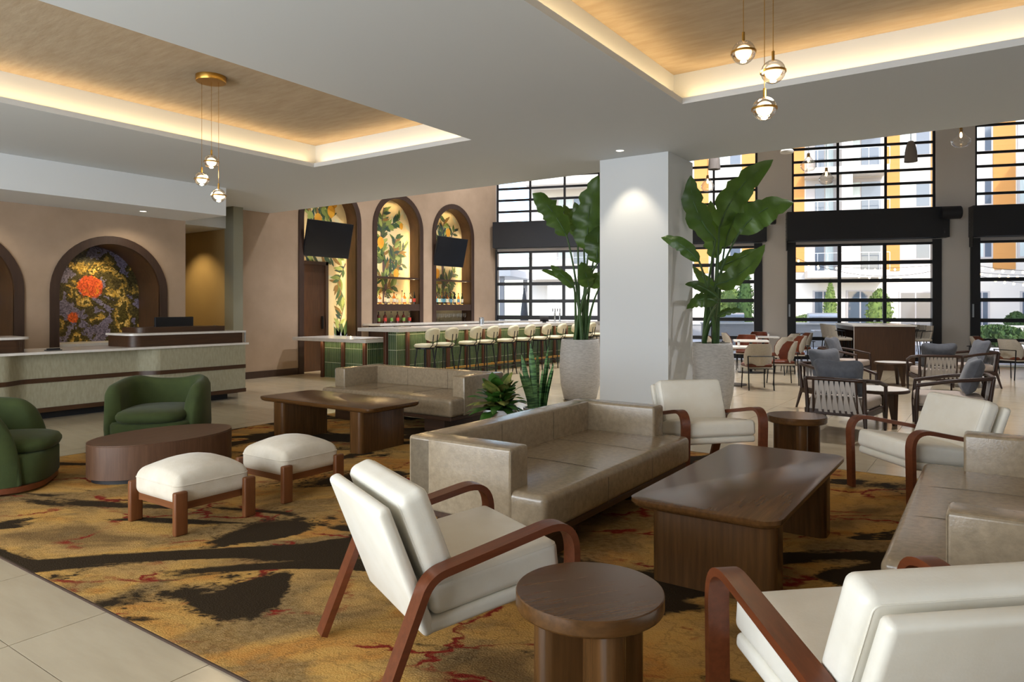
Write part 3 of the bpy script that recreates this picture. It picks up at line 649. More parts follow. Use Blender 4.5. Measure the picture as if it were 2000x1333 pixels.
# bottles
ORD = 'first second third fourth fifth sixth seventh eighth ninth tenth eleventh twelfth'.split()
def bottle_mesh(kind):
    r, h = {'spirit': (.045, .30), 'wine': (.038, .33), 'square': (.05, .25), 'tall': (.036, .36)}[kind]
    prof = [(.0, 0), (r, 0), (r, h * .58), (r * .9, h * .64), (.014, h * .76), (.014, h * .93), (0, h * .93)]
    return MB().lathe(prof, 12, caps=False), MB().lathe([(0, h * .92), (.017, h * .92), (.017, h), (0, h)], 10, caps=False), MB().lathe([(r + .001, h * .16), (r + .001, h * .46)], 12, caps=False)
BM = {}
def bottle(kind, gm, lm, loc, label, group):
    k = (kind, gm, lm)
    if k not in BM: BM[k] = [mesh(nm, b.V, b.F, m, 40) for nm, b, m in zip(('glass', 'cap', 'label_band'), bottle_mesh(kind), (gm, 'cap_black', lm))]
    t = thing('bottle', label, 'bottle', loc, rn.uniform(0, 6), group)
    for nm, me in zip(('glass', 'cap', 'label_band'), BM[k]): link(bpy.data.objects.new(nm, me), t)
for i in range(9):
    gm = ('bottle_clear', 'bottle_amber', 'bottle_clear')[i % 3]
    bottle(('spirit', 'square', 'tall', 'spirit')[i % 4], gm, 'label_cream', (BX - .13 - .06 * (i % 2), 12.72 + i * .155, 1.606), 'pale liquor bottle, %s from the door side on the lit liquor shelf' % ORD[i], 'liquor bottles on the lit shelf')
bottle('wine', 'bottle_dark', 'label_red', (BX - .1, 14.09, 1.606), 'dark slim bottle at the end of the lit liquor shelf', None)
for i in range(6):
    bottle('spirit', ('bottle_red', 'bottle_red', 'bottle_clear')[i % 3], ('label_green', 'label_red')[i % 2], (BX - .1, 12.75 + i * .23, 1.1), 'liquor bottle, %s from the door side on the back counter under the liquor shelf' % ORD[i], 'liquor bottles on the back counter')
for i in range(8):
    bottle('wine', ('bottle_amber', 'bottle_green', 'bottle_dark')[i % 3], ('label_blue', 'label_cream')[i % 2], (BX - .1, 14.98 + i * .17, 1.606), 'wine bottle, %s from the liquor niche in the front row under the far television' % ORD[i], 'front row of wine bottles')
for i in range(6):
    bottle('tall', ('bottle_amber', 'bottle_dark')[i % 2], 'label_blue', (BX - .23, 15.02 + i * .19, 1.606), 'taller wine bottle, %s from the liquor niche in the rear row under the far television' % ORD[i], 'rear row of wine bottles')
wg = MB().lathe([(.0, 0), (.035, 0), (.034, .004), (.004, .012), (.004, .1), (.02, .12), (.04, .16), (.04, .2), (.033, .235)], 12, caps=False)
wgm = mesh('wine_glass', wg.V, wg.F, 'wine_glass', 60)
for i in range(16):
    o = link(bpy.data.objects.new('wine_glass', wgm)); o.location = (BX - .07 - .13 * (i // 8), 15.0 + (i % 8) * .18 + .06 * (i // 8), 1.1)
    tag(o, 'stemmed wine glass on the back counter under the wine shelf', 'wine glass', 'wine glasses on the back counter')
# things on the bar top
t = thing('beer_tap', 'chrome beer tap tower with black handles on the bar', 'beer tap', (-10.2, 17.0, 1.09), .3)
for s in (-.07, .07):
    MB().tube(fillet([(s, 0, 0), (s, 0, .3), (s, -.14, .3)], [.06]), .025, 10).obj('tower', 'chrome', t, 60)
for k in range(4): MB().tube([(-.11 + .07 * k, -.1, .3), (-.11 + .07 * k, -.1, .39)], .013, 8).obj('tap_handle', 'black_matte', t, 60)
t = thing('order_tablet', 'slanted order tablet standing on the bar near the taps', 'tablet', (-10.2, 16.3, 1.09), .5)
MB().box(-.12, .12, -.008, .008, -.09, .09, T(0, 0, .1, .8)).obj('display', 'menu_dark', t); boxm(-.05, .05, -.02, .09, 0, .04).obj('stand', 'black_matte', t)
t = thing('metal_caddy', 'round copper bar caddy on the white bar top', 'caddy', (-10.55, 13.9, 1.09)); MB().lathe([(0, 0), (.06, 0), (.062, .17), (.055, .17), (.053, .02), (0, .02)], 16, caps=False).obj('cup', 'steel', t, 40); MB().lathe([(.063, .13), (.065, .14), (.063, .15)], 16, caps=False).obj('rim', 'chrome', t)
t = thing('menu_board', 'dark menu folder lying on the near end of the bar', 'menu', (-10.4, 10.9, 1.09)); boxm(-.11, .11, -.15, .15, 0, .008).obj('cover', 'menu_dark', t); boxm(-.1, .1, -.14, .14, .008, .012).obj('page', 'label_cream', t)
t = thing('service_tray', 'pale paper place mat on the low service counter', 'place mat', (-11.1, 10.3, .855)); boxm(-.2, .2, -.14, .14, 0, .004).obj('sheet', 'paint_white', t); boxm(-.2, .2, -.14, -.13, .004, .006).obj('edge', 'pot_white', t)
# bar stools
def bar_stool():
    t = thing('bar_stool', 'x', 'stool')
    MB().lathe([(.0, .735), (.2, .735), (.215, .75), (.215, .77), (.19, .795), (.1, .805), (0, .807)], 24, caps=False).obj('seat', 'cream_leather', t, 50)
    MB().lathe([(.0, .70), (.19, .70), (.19, .735), (0, .735)], 24, caps=False).obj('seat_plate', 'black_metal', t, 40)
    M = T(.235, 0, .98, 0, math.radians(10))
    o = MB().soft(.042, .19, .135, .042, ns=3, ni=3, M=M).obj('backrest', 'cream_leather', t, 60)
    for v in o.data.vertices:            # oval pad
        yy = v.co.y / .19; zz = (v.co.z - .98) / .135
        f = 1 / max(1, math.hypot(yy, zz)); v.co.y *= f; v.co.z = .98 + (v.co.z - .98) * f
        v.co.x += -.05 * yy * yy * f
    for s in (-.06, .06): MB().tube([(.17, s, .72), (.25, s, .78), (.275, s, .98)], .009, 6).obj('back_rod', 'black_metal', t, 60)
    for a in (45, 135, 225, 315):
        c, s_ = math.cos(math.radians(a)), math.sin(math.radians(a)); MB().tube([(.15 * c, .15 * s_, .71), (.25 * c, .25 * s_, 0)], .013, 8).obj('leg', 'black_metal', t, 60)
    rp = [(.222 * math.cos(math.radians(a)), .222 * math.sin(math.radians(a)), .2) for a in (45, 135, 225, 315, 45)]
    for k in range(4): MB().tube([rp[k], rp[k + 1]], .009, 6).obj('footrest', 'black_metal', t, 60)
    return t
ys = [10.17, 10.74, 11.53, 12.14, 12.91, 13.6, 14.33, 15.06, 15.8, 16.64, 17.4]
bs = bar_stool(); bs['label'] = 'cream bar stool with black legs, first along the bar from the low service counter'; bs['group'] = 'cream stools along the bar'
for i, y in enumerate(ys):
    loc = (-9.1, y, 0)
    if i == 0: bs.location = loc
    else: o = dup(bs, loc, rn.uniform(-.05, .05)); o['label'] = 'cream bar stool with black legs, %s along the bar from the low service counter' % ORD[i]
RGZ = .010   # top of the rug
# ------------------------------------------------------------------ leather sofas (local: front -Y)
def sofa():
    t = thing('leather_sofa', 'x', 'sofa'); L, A = 1.14, .19
    softb(-L + .004, L - .004, -.525, .40, .20, .415, .04, ns=3, ni=4, puff=.014, puffs=1).obj('seat', 'leather_taupe', t, 60)
    softb(-L, L, .525 - A, .525, .2, .66, .018, ns=2, ni=2).obj('back', 'leather_taupe', t, 60)
    for x in (-.36, .36):
        pth = [(x, .335, .424), (x, .1, .4305), (x, -.1, .4315), (x, -.3, .428), (x, -.46, .4185), (x, -.49, .413), (x, -.512, .40), (x, -.5255, .375), (x, -.5255, .205)]
        MB().band(pth, (1, 0, 0), .006, .002).obj('seam', 'leather_seam', t); MB().band([(x, .3345, .42), (x, .3345, .64), (x, .35, .6603), (x, .51, .6603)], (1, 0, 0), .005, .002).obj('seam', 'leather_seam', t)
    for s in (-1, 1): softb(s * (L - A / 2) - A / 2, s * (L - A / 2) + A / 2, -.285, .5265, .198, .6615, .02, ns=2, ni=1).obj('arm', 'leather_taupe', t, 60)
    for s in (-1, 1): MB().tube(fillet([(s * (L - .004), -.281, .225), (s * (L - .004), -.281, .655), (s * (L - .004), .5, .655)], [.02], 3), .0035, 5).obj('piping', 'leather_taupe', t, 60)
    softb(-L + .03, L - .03, -.5, .5, .155, .2, .006, ns=1, ni=0).obj('plinth_frame', 'wood_dark_x', t)
    for s in (-1, 1): softb(s * .8 - .16, s * .8 + .16, -.44, .44, 0, .158, .006, ns=1, ni=0).obj('plinth_leg', 'wood_dark_x', t)
    return t
sf = sofa(); sf.location = (-2.605, 4.48, RGZ); sf.rotation_euler = (0, 0, PI / 2); sf['label'] = 'taupe leather sofa backing onto the potted plants'
dup(sf, (.125, 4.48, RGZ), -PI / 2, 'taupe leather sofa facing the one that backs onto the potted plants')
dup(sf, (-6.33, 6.785, RGZ), 0, 'taupe leather sofa with its back to the bar')
# ------------------------------------------------------------------ rectangular coffee tables (local: long X)
def coffee_table():
    t = thing('coffee_table', 'x', 'coffee table'); hx, hy = .91, .39
    rings = []
    for ins, z in ((.055, .425), (.03, .43), (.01, .442), (.0, .458), (.0, .478), (.003, .48)):
        rings.append([(x, y, z) for x, y in rrect(hx - ins, hy - ins, .09 - ins * .3)])
    MB().loft(rings).obj('tabletop', 'wood_table_x', t, 35)
    for s in (-1, 1): MB().prism(rrect(.095, .33, .05), 0, .425, T(s * (.91 - .19 - .095), 0, 0)).obj('slab_leg', 'wood_table_z', t, 35)
    return t
ct = coffee_table(); ct.location = (-1.215, 4.29, RGZ); ct.rotation_euler = (0, 0, PI / 2); ct['label'] = 'rectangular walnut coffee table between the two facing leather sofas'
dup(ct, (-6.0, 5.26, RGZ), 0, 'rectangular walnut coffee table beside the ivory footstools')
# round side tables
def side_table():
    t = thing('side_table', 'x', 'side table')
    MB().lathe([(0, .44), (.25, .44), (.258, .446), (.26, .452), (.26, .496), (.257, .5), (0, .5)], 48, caps=False).obj('tabletop', 'wood_table_x', t, 35)
    MB().prism(rrect(.205, .05, .045), 0, .44).obj('cross_leg', 'wood_table_z', t, 35); MB().prism(rrect(.05, .205, .045), 0, .4399).obj('cross_leg', 'wood_table_z', t, 35)
    return t
s1 = side_table(); s1.location = (-1.17, 2.17, RGZ); s1.rotation_euler = (0, 0, .95); s1['label'] = 'round walnut side table between the two white armchairs seen from behind'
dup(s1, (-1.49, 6.76, RGZ), .5, 'round walnut side table between the two white armchairs seen from the front')
dup(s1, (-7.55, 7.62, 0), .5, 'round walnut side table behind the end of the sofa backing the bar')
# ------------------------------------------------------------------ white armchairs with bentwood arms (local: front +Y)
def armchair():
    t = thing('armchair', 'x', 'armchair'); a = math.radians(7)
    MB().soft(.325, .305, .03, .022, ns=2, ni=1, M=T(0, .045, .285, a)).obj('seat_base', 'leather_white', t, 60)
    MB().soft(.325, .30, .068, .035, ns=3, ni=3, puff=.018, puffs=1, M=T(0, .06, .385, a)).obj('seat_cushion', 'leather_white', t, 60)
    lb = math.radians(21)
    MB().soft(.325, .028, .275, .022, ns=2, ni=1, M=T(0, -.335, .475, lb)).obj('back_panel', 'leather_white', t, 60)
    M = T(0, -.245, .585, lb)
    MB().soft(.325, .062, .205, .04, ns=3, ni=3, M=M).obj('back_cushion', 'leather_white', t, 60)
    for o_ in (-.058, .058): pr = [(x, o_, z) for x, z in rrect(.3035, .1835, .022, 4)]; MB().tube(pr + [pr[0]], .0022, 5, M=M).obj('piping', 'leather_white', t, 60)
    Ms = T(0, .06, .385, a); pr = [(x, y, .052) for x, y in rrect(.3195, .2945, .03, 4)]; MB().tube(pr + [pr[0]], .0022, 5, M=Ms).obj('piping', 'leather_white', t, 60)
    path = fillet([(0, -.47, 0), (0, -.275, .47), (0, .39, .60), (0, .375, 0)], [.12, .13], 10)
    for s in (-1, 1): MB().band([(s * .372, p.y, p.z) for p in path], (1, 0, 0), .078, .03).obj('bentwood_arm', 'wood_red_y', t, 40)
    return t
def face(fx, fy): return math.atan2(fy, fx) - PI / 2
ac = armchair(); ac.location = (-1.965, 2.37, RGZ + .012); ac.rotation_euler = (0, 0, face(.42, .907)); ac['label'] = 'white leather armchair seen from behind, beside the sofa backing onto the plants'
dup(ac, (-.27, 2.41, RGZ + .012), face(-.68, .73), 'white leather armchair seen from behind, beside the sofa without plants behind it')
dup(ac, (-2.2, 6.27, RGZ + .012), face(.74, -.67), 'white leather armchair in front of the grey textured planter')
dup(ac, (-.44, 6.3, RGZ + .012), face(-.76, -.65), 'white leather armchair in front of the woven back lounge chairs')
# ------------------------------------------------------------------ ivory footstools
def footstool():
    t = thing('footstool', 'x', 'footstool')
    o = MB().soft(.275, .275, .085, .055, ns=3, ni=6, puff=.095, puffs=1, M=T(0, 0, .275)).obj('cushion', 'fabric_ivory', t, 70)
    pp = [(x, y, .315) for x, y in rrect(.2755, .2755, .055, 5)]; MB().tube(pp + [pp[0]], .004, 5).obj('piping', 'fabric_ivory', t, 70)
    for sx in (-1, 1):
        for sy in (-1, 1): softb(sx * .285 - .022, sx * .285 + .022, sy * .255 - .045, sy * .255 + .045, 0, .285, .012, ns=2, ni=0).obj('leg', 'wood_amber_z', t, 40)
        boxm(sx * .235 - .015, sx * .235 + .015, -.25, .25, .15, .21).obj('rail', 'wood_amber_y', t)
    for sy in (-1, 1): boxm(-.24, .24, sy * .24 - .012, sy * .24 + .012, .155, .21).obj('rail', 'wood_amber_x', t)
    return t
fs = footstool(); fs.location = (-4.66, 2.76, RGZ); fs['label'] = 'square ivory fabric footstool on wooden legs, the one farther from the rectangular walnut table'
dup(fs, (-4.72, 3.64, RGZ), 0, 'square ivory fabric footstool on wooden legs, the one closer to the rectangular walnut table')
# ------------------------------------------------------------------ oval coffee table
t = thing('oval_coffee_table', 'low drum shaped oval walnut coffee table', 'coffee table', (-6.27, 3.43, RGZ))
def ell(a, b, n=56): return [(a * math.cos(2 * PI * k / n), b * math.sin(2 * PI * k / n)) for k in range(n)]
MB().loft([[(x, y, z) for x, y in ell(.42 - i, .64 - i)] for i, z in ((.0, .04), (.0, .318), (.004, .322))]).obj('drum', 'wood_oval_z', t, 35)
MB().prism(ell(.418, .638), .322, .330).obj('tabletop', 'wood_oval_y', t, 35); MB().prism(ell(.38, .60), 0, .04).obj('plinth', 'black_matte', t, 35)
# ------------------------------------------------------------------ green velvet tub chairs (local: front +Y)
def tub_chair():
    t = thing('tub_chair', 'x', 'armchair'); rings = []; N = 64
    for k in range(N + 1):
        q = math.sin((-1 + 2 * k / N) * PI / 2); aa = abs(q); th = math.radians(-90 + q * 132)        # -90 = back
        h = .735 - .045 * math.cos(min(aa * 2.6, 1) * PI / 2) ** 2 - .10 * max(0, (aa - .3) / .7) ** 1.5
        e = max(0, (aa - .70) / .30); h = .16 + (h - .16) * math.sqrt(max(0, 1 - e ** 2.8))
        wt = .15; n = Vector((math.cos(th), math.sin(th)))
        ox, oy = (.49 * math.copysign(abs(n.x) ** .74, n.x), .49 * math.copysign(abs(n.y) ** .74, n.y))
        top = max(h, .17); r_ = min(.075, (top - .1) / 2)
        prof = [(0, .065), (.014, .22 if top > .4 else .08), (.004, top - r_), (-.02, top - r_ * .35), (-.055, top - .004), (-wt / 2, top), (-wt + .05, top - .006), (-wt + .018, top - r_ * .4), (-wt, top - r_), (-wt, .1), (-wt, .065)]
        rings.append([(ox + n.x * o_, oy + n.y * o_, max(z, .065)) for o_, z in prof])
    MB().loft(rings).obj('shell', 'velvet_green', t, 80)
    def sup(a_, b_, cy, p=2.6, n=48): return [(a_ * math.copysign(abs(math.cos(x)) ** (2 / p), math.cos(x)), cy + b_ * math.copysign(abs(math.sin(x)) ** (2 / p), math.sin(x))) for x in [2 * PI * i / n for i in range(n)]]
    MB().loft([[(x, y, z) for x, y in sup(.415 - i, .46 - i, .04, 3.4)] for i, z in ((.012, .062), (0, .08), (0, .28), (.02, .305))]).obj('seat_base', 'velvet_green', t, 50)
    MB().loft([[(x, y, z) for x, y in sup(.36 - i, .46 - i, .07, 3.0)] for i, z in ((.05, .30), (.015, .315), (0, .345), (.0, .37), (.02, .40), (.07, .42), (.16, .432), (.30, .437))]).obj('seat_cushion', 'velvet_green', t, 80)
    MB().loft([[(x, y, z) for x, y in sup(.475 - i, .485 - i, .0, 3.4)] for i, z in ((.02, .012), (0, .02), (0, .064))]).obj('base_ring', 'wood_red_x', t, 35); MB().prism(sup(.40, .40, 0), 0, .013).obj('glide', 'black_matte', t)
    return t
gc = tub_chair(); gc.location = (-7.46, 4.04, RGZ); gc.rotation_euler = (0, 0, face(.72, -.69)); gc['label'] = 'green velvet tub chair facing into the room behind the oval table'
dup(gc, (-6.92, 2.27, RGZ), face(.58, .81), 'green velvet tub chair at the end of the oval table, turned sideways')
# ------------------------------------------------------------------ globe pendants
def globe_cluster(label, x, y, drops, rot):
    t = thing('pendant_light', label, 'pendant light', (x, y, ZU))
    MB().lathe([(0, -.06), (.145, -.06), (.15, -.05), (.15, 0), (0, 0)], 36, caps=False).obj('ceiling_canopy', 'brass', t, 40)
    for k, (dx_, dy_, z) in enumerate(drops):
        z -= ZU
        MB().tube([(dx_, dy_, -.06), (dx_, dy_, z + .12)], .0022, 5).obj('cord', 'brass', t)
        g = MB().lathe([(.0, -.07)] + [(.072 * math.sin(PI * i / 14), -.072 * math.cos(PI * i / 14)) for i in range(1, 14)] + [(0, .07)], 24, M=T(dx_, dy_, z), caps=False).obj('globe', 'globe_glass', t, 60)
        MB().lathe([(.0, -.042)] + [(.05 * math.sin(PI * i / 10), -.044 * math.cos(PI * i / 10)) for i in range(1, 10)] + [(0, .042)], 20, M=T(dx_, dy_, z), caps=False).obj('lamp_core', 'lamp_glow', g, 60)
        MB().lathe([(.070, -.006), (.0765, -.006), (.0765, .006), (.070, .006)], 32, M=T(dx_, dy_, z), caps=False).obj('brass_ring', 'brass', g)
        MB().lathe([(0, .07), (.009, .07), (.009, .125), (0, .125)], 12, M=T(dx_, dy_, z), caps=False).obj('socket', 'brass', g)
        light('POINT', 'globe_lamp', (x + dx_, y + dy_, z + ZU - .12), 5, WARM, .05)
def on_depth(u, d): p = at(u, HZ, d); return p.x, p.y
drops = [(on_depth(u, 7.24), z) for u, z in ((413, 3.02), (394, 2.84), (427, 2.67))]; cx_, cy_ = on_depth(412, 7.24)
globe_cluster('three brass and glass globe pendants above the green tub chairs', cx_, cy_, [(p[0] - cx_, p[1] - cy_, z) for p, z in drops], 0)
drops = [(on_depth(u, d), z) for u, d, z in ((1452, 4.3, 3.08), (1510, 4.24, 2.94), (1493, 4.26, 2.72))]; cx_, cy_ = on_depth(1485, 4.27)
globe_cluster('three brass and glass globe pendants above the facing sofas', cx_, cy_, [(p[0] - cx_, p[1] - cy_, z) for p, z in drops], 0)
# recessed downlights and added hall fill lights
def downlight(x, y, z, e, label, to=None, spot=85, col=(1, .86, .66)):
    t = thing('recessed_downlight', label, 'ceiling light', (x, y, z))
    MB().lathe([(.05, 0), (.065, 0), (.065, -.006), (.05, -.004)], 24, caps=False).obj('trim_ring', 'paint_white', t); MB().lathe([(0, -.001), (.05, -.001)], 24, caps=False).obj('lens', 'downlight_glow', t)
    light('SPOT', 'downlight_lamp', (x, y, z - .03), e, col, .04, to=to or (x, y, 0), spot=spot, blend=.6)
downlight(-4.0, 8.25, ZC, 45, 'recessed ceiling downlight washing the white column', to=(-4.0, 8.7, 1.2), spot=70)
for i, (y, lab) in enumerate(((5.9, 'recessed downlight in the soffit above the desk end by the passage'), (3.6, 'recessed downlight in the soffit above the middle of the desk'), (1.4, 'recessed downlight in the soffit above the far part of the desk'))):
    downlight(-11.4, y, 3.075, 26, lab, to=(-11.9, y, .5), spot=130)
for i, (x, y, tx, ty, lab) in enumerate(((-10.6, 11.2, -12.9, 11.2, 'added unseen hall fill light aimed at the tall arched niche'), (-10.6, 14.5, -12.9, 14.5, 'added unseen hall fill light aimed between the bar niches'), (-10.6, 17.0, -12.9, 17.2, 'added unseen hall fill light aimed at the wall end by the windows'), (-8.6, 12.5, -9.2, 12.5, 'added unseen hall fill light above the first bar stools'), (-8.6, 16, -9.2, 16, 'added unseen hall fill light above the last bar stools'), (-4, 14, -4, 14, 'added unseen hall fill light above the dining tables'), (-1, 13, -1, 13, 'added unseen hall fill light above the lounge chairs'))):
    downlight(x, y, ZT, 400 if i < 3 else 1050, lab, to=(tx, ty, 1.2 if i < 3 else 0), spot=100, col=(1, .98, .97))  # lights added above the view to brighten the hall and bar wall
light('SPOT', 'passage_lamp', (-13.9, 7.7, 3.1), 90, (1, .72, .35), .05, to=(-13.7, 8.3, 0), spot=100, blend=.7)
# ------------------------------------------------------------------ tall planters with bird-of-paradise plants
def planter(label, u, d):
    p = at(u, HZ, d); t = thing('planter', label, 'planter', (p.x, p.y, 0))
    prof = [(0, 0), (.245, 0), (.268, .02), (.318, .25), (.338, .5), (.33, .75), (.306, .975), (.298, .985), (.28, .985), (.28, .93), (0, .93)]
    fine = []
    for i in range(len(prof) - 1):
        for k in range(3): fine.append(tuple(prof[i][j] + (prof[i + 1][j] - prof[i][j]) * k / 3 for j in (0, 1)))
    MB().lathe(fine + [prof[-1]], 40, caps=False).obj('pot', 'pot_grey', t, 50); MB().lathe([(0, .935), (.279, .935)], 30, caps=False).obj('soil', 'soil', t)
    return p
CAMF = Vector((ST, -CT, 0))
def blade(parent, org, base, tip, ctrl, hw, m, fold=.25, seed=0, n=16, tear=.35, face=None, name='leaf', droop=0):
    r = random.Random(seed); face = (face or (CAMF + Vector((r.uniform(-.35, .35), r.uniform(-.35, .35), r.uniform(.0, .5))))).normalized(); V = []; F = []
    for i in range(n + 1):
        t = i / n; p = base * (1 - t) ** 2 + ctrl * 2 * t * (1 - t) + tip * t * t; tg = ((ctrl - base) * (1 - t) + (tip - ctrl) * t).normalized()
        sd = tg.cross(face).normalized(); nn = sd.cross(tg)
        w = hw * max(.02, math.sin(PI * min(1, t ** .75)) ** .62)
        for s in (-1, -.5, 0, .5, 1):
            ww = w * (1 - (tear * r.random() if abs(s) == 1 and .15 < t < .95 and r.random() < .4 else 0))
            q = p + sd * s * ww + nn * (-fold * w * abs(s) + .12 * w * math.sin(i * 1.3 + s * 2)) - Vector((0, 0, droop * t * t))
            V.append(q - org)
    for i in range(n):
        for k in range(4): a = i * 5 + k; F.append((a, a + 1, a + 6, a + 5))
    o = bpy.data.objects.new(name, mesh(name, V, F, m, 180)); link(o, parent); return o
def strelitzia(label, u0, d0, leaves, seed):
    p0 = at(u0, HZ, d0); t = thing('bird_of_paradise_plant', label, 'plant', (p0.x, p0.y, .935)); org = Vector((p0.x, p0.y, .935)); r = random.Random(seed)
    for i, (bu, bv, tu, tv, cu, cv, hw, dd) in enumerate(leaves):
        k = d0 / FPX; d = d0 + dd
        B, Tp, C_ = at(bu, bv, d), at(tu, tv, d + r.uniform(-.2, .2)), at(cu, cv, d - .1)
        lf = blade(t, org, B, Tp, C_, hw * k, 'leaf_green', seed=seed + i)
        ang = r.uniform(0, 6.28); foot = org + Vector((.1 * math.cos(ang), .1 * math.sin(ang), -.02)); mid = foot.lerp(B, .55) + Vector((0, 0, .12)); mid.x = foot.x * .75 + B.x * .25; mid.y = foot.y * .75 + B.y * .25
        path = [foot * (1 - s) ** 2 + mid * 2 * s * (1 - s) + B * s * s for s in [j / 8 for j in range(9)]]
        path += [B * (1 - s) ** 2 + C_ * 2 * s * (1 - s) + Tp * s * s for s in (.2, .4, .6, .8)]
        MB().tube([q - org for q in path], [.03, .028, .025, .022, .019, .017, .015, .014, .013, .011, .009, .007, .004], 7).obj('stem', 'stem_green', t, 60)
planter('grey textured planter on the bar side of the white column', 1133, 11.4); planter('grey textured planter behind the white armchair, window side of the column', 1388, 10.25)
strelitzia('bird of paradise plant in the planter on the bar side of the column', 1133, 11.4, [(1107, 462, 1040, 378, 1078, 398, 24, -.1), (1150, 490, 1168, 343, 1140, 420, 32, 0), (1166, 515, 1176, 420, 1165, 470, 26, -.15), (1128, 460, 1122, 395, 1130, 430, 17, .2), (1122, 562, 1076, 518, 1098, 535, 12, -.2), (1118, 555, 1057, 528, 1085, 532, 6, .1), (1150, 562, 1135, 512, 1148, 540, 18, -.2), (1152, 562, 1176, 530, 1165, 545, 15, 0), (1165, 480, 1222, 372, 1185, 420, 26, .4), (1172, 560, 1225, 520, 1200, 530, 14, .3), (1140, 470, 1100, 400, 1128, 440, 18, .4)], 40)
strelitzia('bird of paradise plant in the planter behind the white armchair', 1388, 10.25, [(1398, 470, 1349, 343, 1345, 410, 24, -.75), (1405, 445, 1510, 312, 1430, 360, 28, 0), (1442, 458, 1550, 396, 1478, 398, 30, -.2), (1398, 556, 1494, 478, 1452, 548, 21, -.3), (1415, 485, 1464, 376, 1428, 420, 27, .15), (1366, 512, 1291, 464, 1332, 468, 13, -1.35), (1404, 585, 1338, 556, 1372, 552, 10, -.75), (1402, 592, 1341, 604, 1370, 570, 16, -.8), (1402, 618, 1448, 606, 1425, 603, 8, -.1), (1400, 505, 1388, 392, 1385, 450, 22, .3), (1400, 525, 1490, 488, 1450, 500, 16, .3), (1400, 570, 1352, 520, 1380, 550, 12, .2)], 80)
# small plants behind the sofa
t = thing('planter', 'small white planter holding the rubber plant', 'planter', (-4.47, 6.22, RGZ)); MB().lathe([(0, 0), (.13, 0), (.18, .3), (.185, .38), (.165, .38), (.16, .33), (0, .33)], 28, caps=False).obj('pot', 'pot_white', t, 40); MB().lathe([(0, .335), (.16, .335)], 20, caps=False).obj('soil', 'soil', t)
t = thing('rubber_plant', 'bushy variegated plant with broad glossy leaves in white planter', 'plant', (-4.47, 6.22, .34)); r = random.Random(5)
for i in range(46):
    a = i * 2.4; el = -.05 + 1.2 * (i / 46); L = r.uniform(.28, .40); dv = Vector((math.cos(a) * math.cos(el), math.sin(a) * math.cos(el), math.sin(el)))
    B = Vector((0, 0, .03 + .12 * (i / 46))); Tp = B + dv * L * 1.1 - Vector((0, 0, .1 * math.cos(el))); C_ = B + dv * L * .6 + Vector((0, 0, .07))
    blade(t, Vector((0, 0, 0)), B, Tp, C_, r.uniform(.055, .085), 'leaf_dark' if i % 3 else 'leaf_variegated', seed=i, n=7, tear=.0, face=Vector((-dv.x * .4, -dv.y * .4, 1)))
t = thing('planter', 'second small white planter, holding the snake plant', 'planter', (-4.33, 6.78, RGZ)); MB().lathe([(0, 0), (.12, 0), (.165, .26), (.17, .34), (.15, .34), (.145, .3), (0, .3)], 28, caps=False).obj('pot', 'pot_white', t, 40); MB().lathe([(0, .302), (.147, .302)], 20, caps=False).obj('soil', 'soil', t)
t = thing('snake_plant', 'snake plant with tall upright banded leaves behind the sofa', 'plant', (-4.33, 6.78, .31))
for i in range(18):
    a = i * 2.1; rr_ = .02 + .09 * (i / 18); H_ = r.uniform(.42, .66) + (.2 if i in (2, 5, 6, 9) else 0); lean = .05 + .16 * r.random() * (i / 18)
    B = Vector((rr_ * math.cos(a), rr_ * math.sin(a), 0)); Tp = B + Vector((lean * math.cos(a), lean * math.sin(a), H_)); C_ = B.lerp(Tp, .5) - Vector((lean * .3 * math.cos(a), lean * .3 * math.sin(a), 0))
    V = []; n = 10; fc = Vector((math.cos(a + 1), math.sin(a + 1), 0)); F = []
    for k in range(n + 1):
        s = k / n; p = B * (1 - s) ** 2 + C_ * 2 * s * (1 - s) + Tp * s * s; w = .034 * (.75 + .5 * s) * (1 - s ** 5 * .98); sd = Vector((-fc.y, fc.x, 0))
        V += [p - sd * w, p + fc * w * .5, p + sd * w]
    for k in range(n): F += [(3 * k, 3 * k + 1, 3 * k + 4, 3 * k + 3), (3 * k + 1, 3 * k + 2, 3 * k + 5, 3 * k + 4)]
    link(bpy.data.objects.new('leaf', mesh('leaf', V, F, 'snake_leaf', 180)), t)
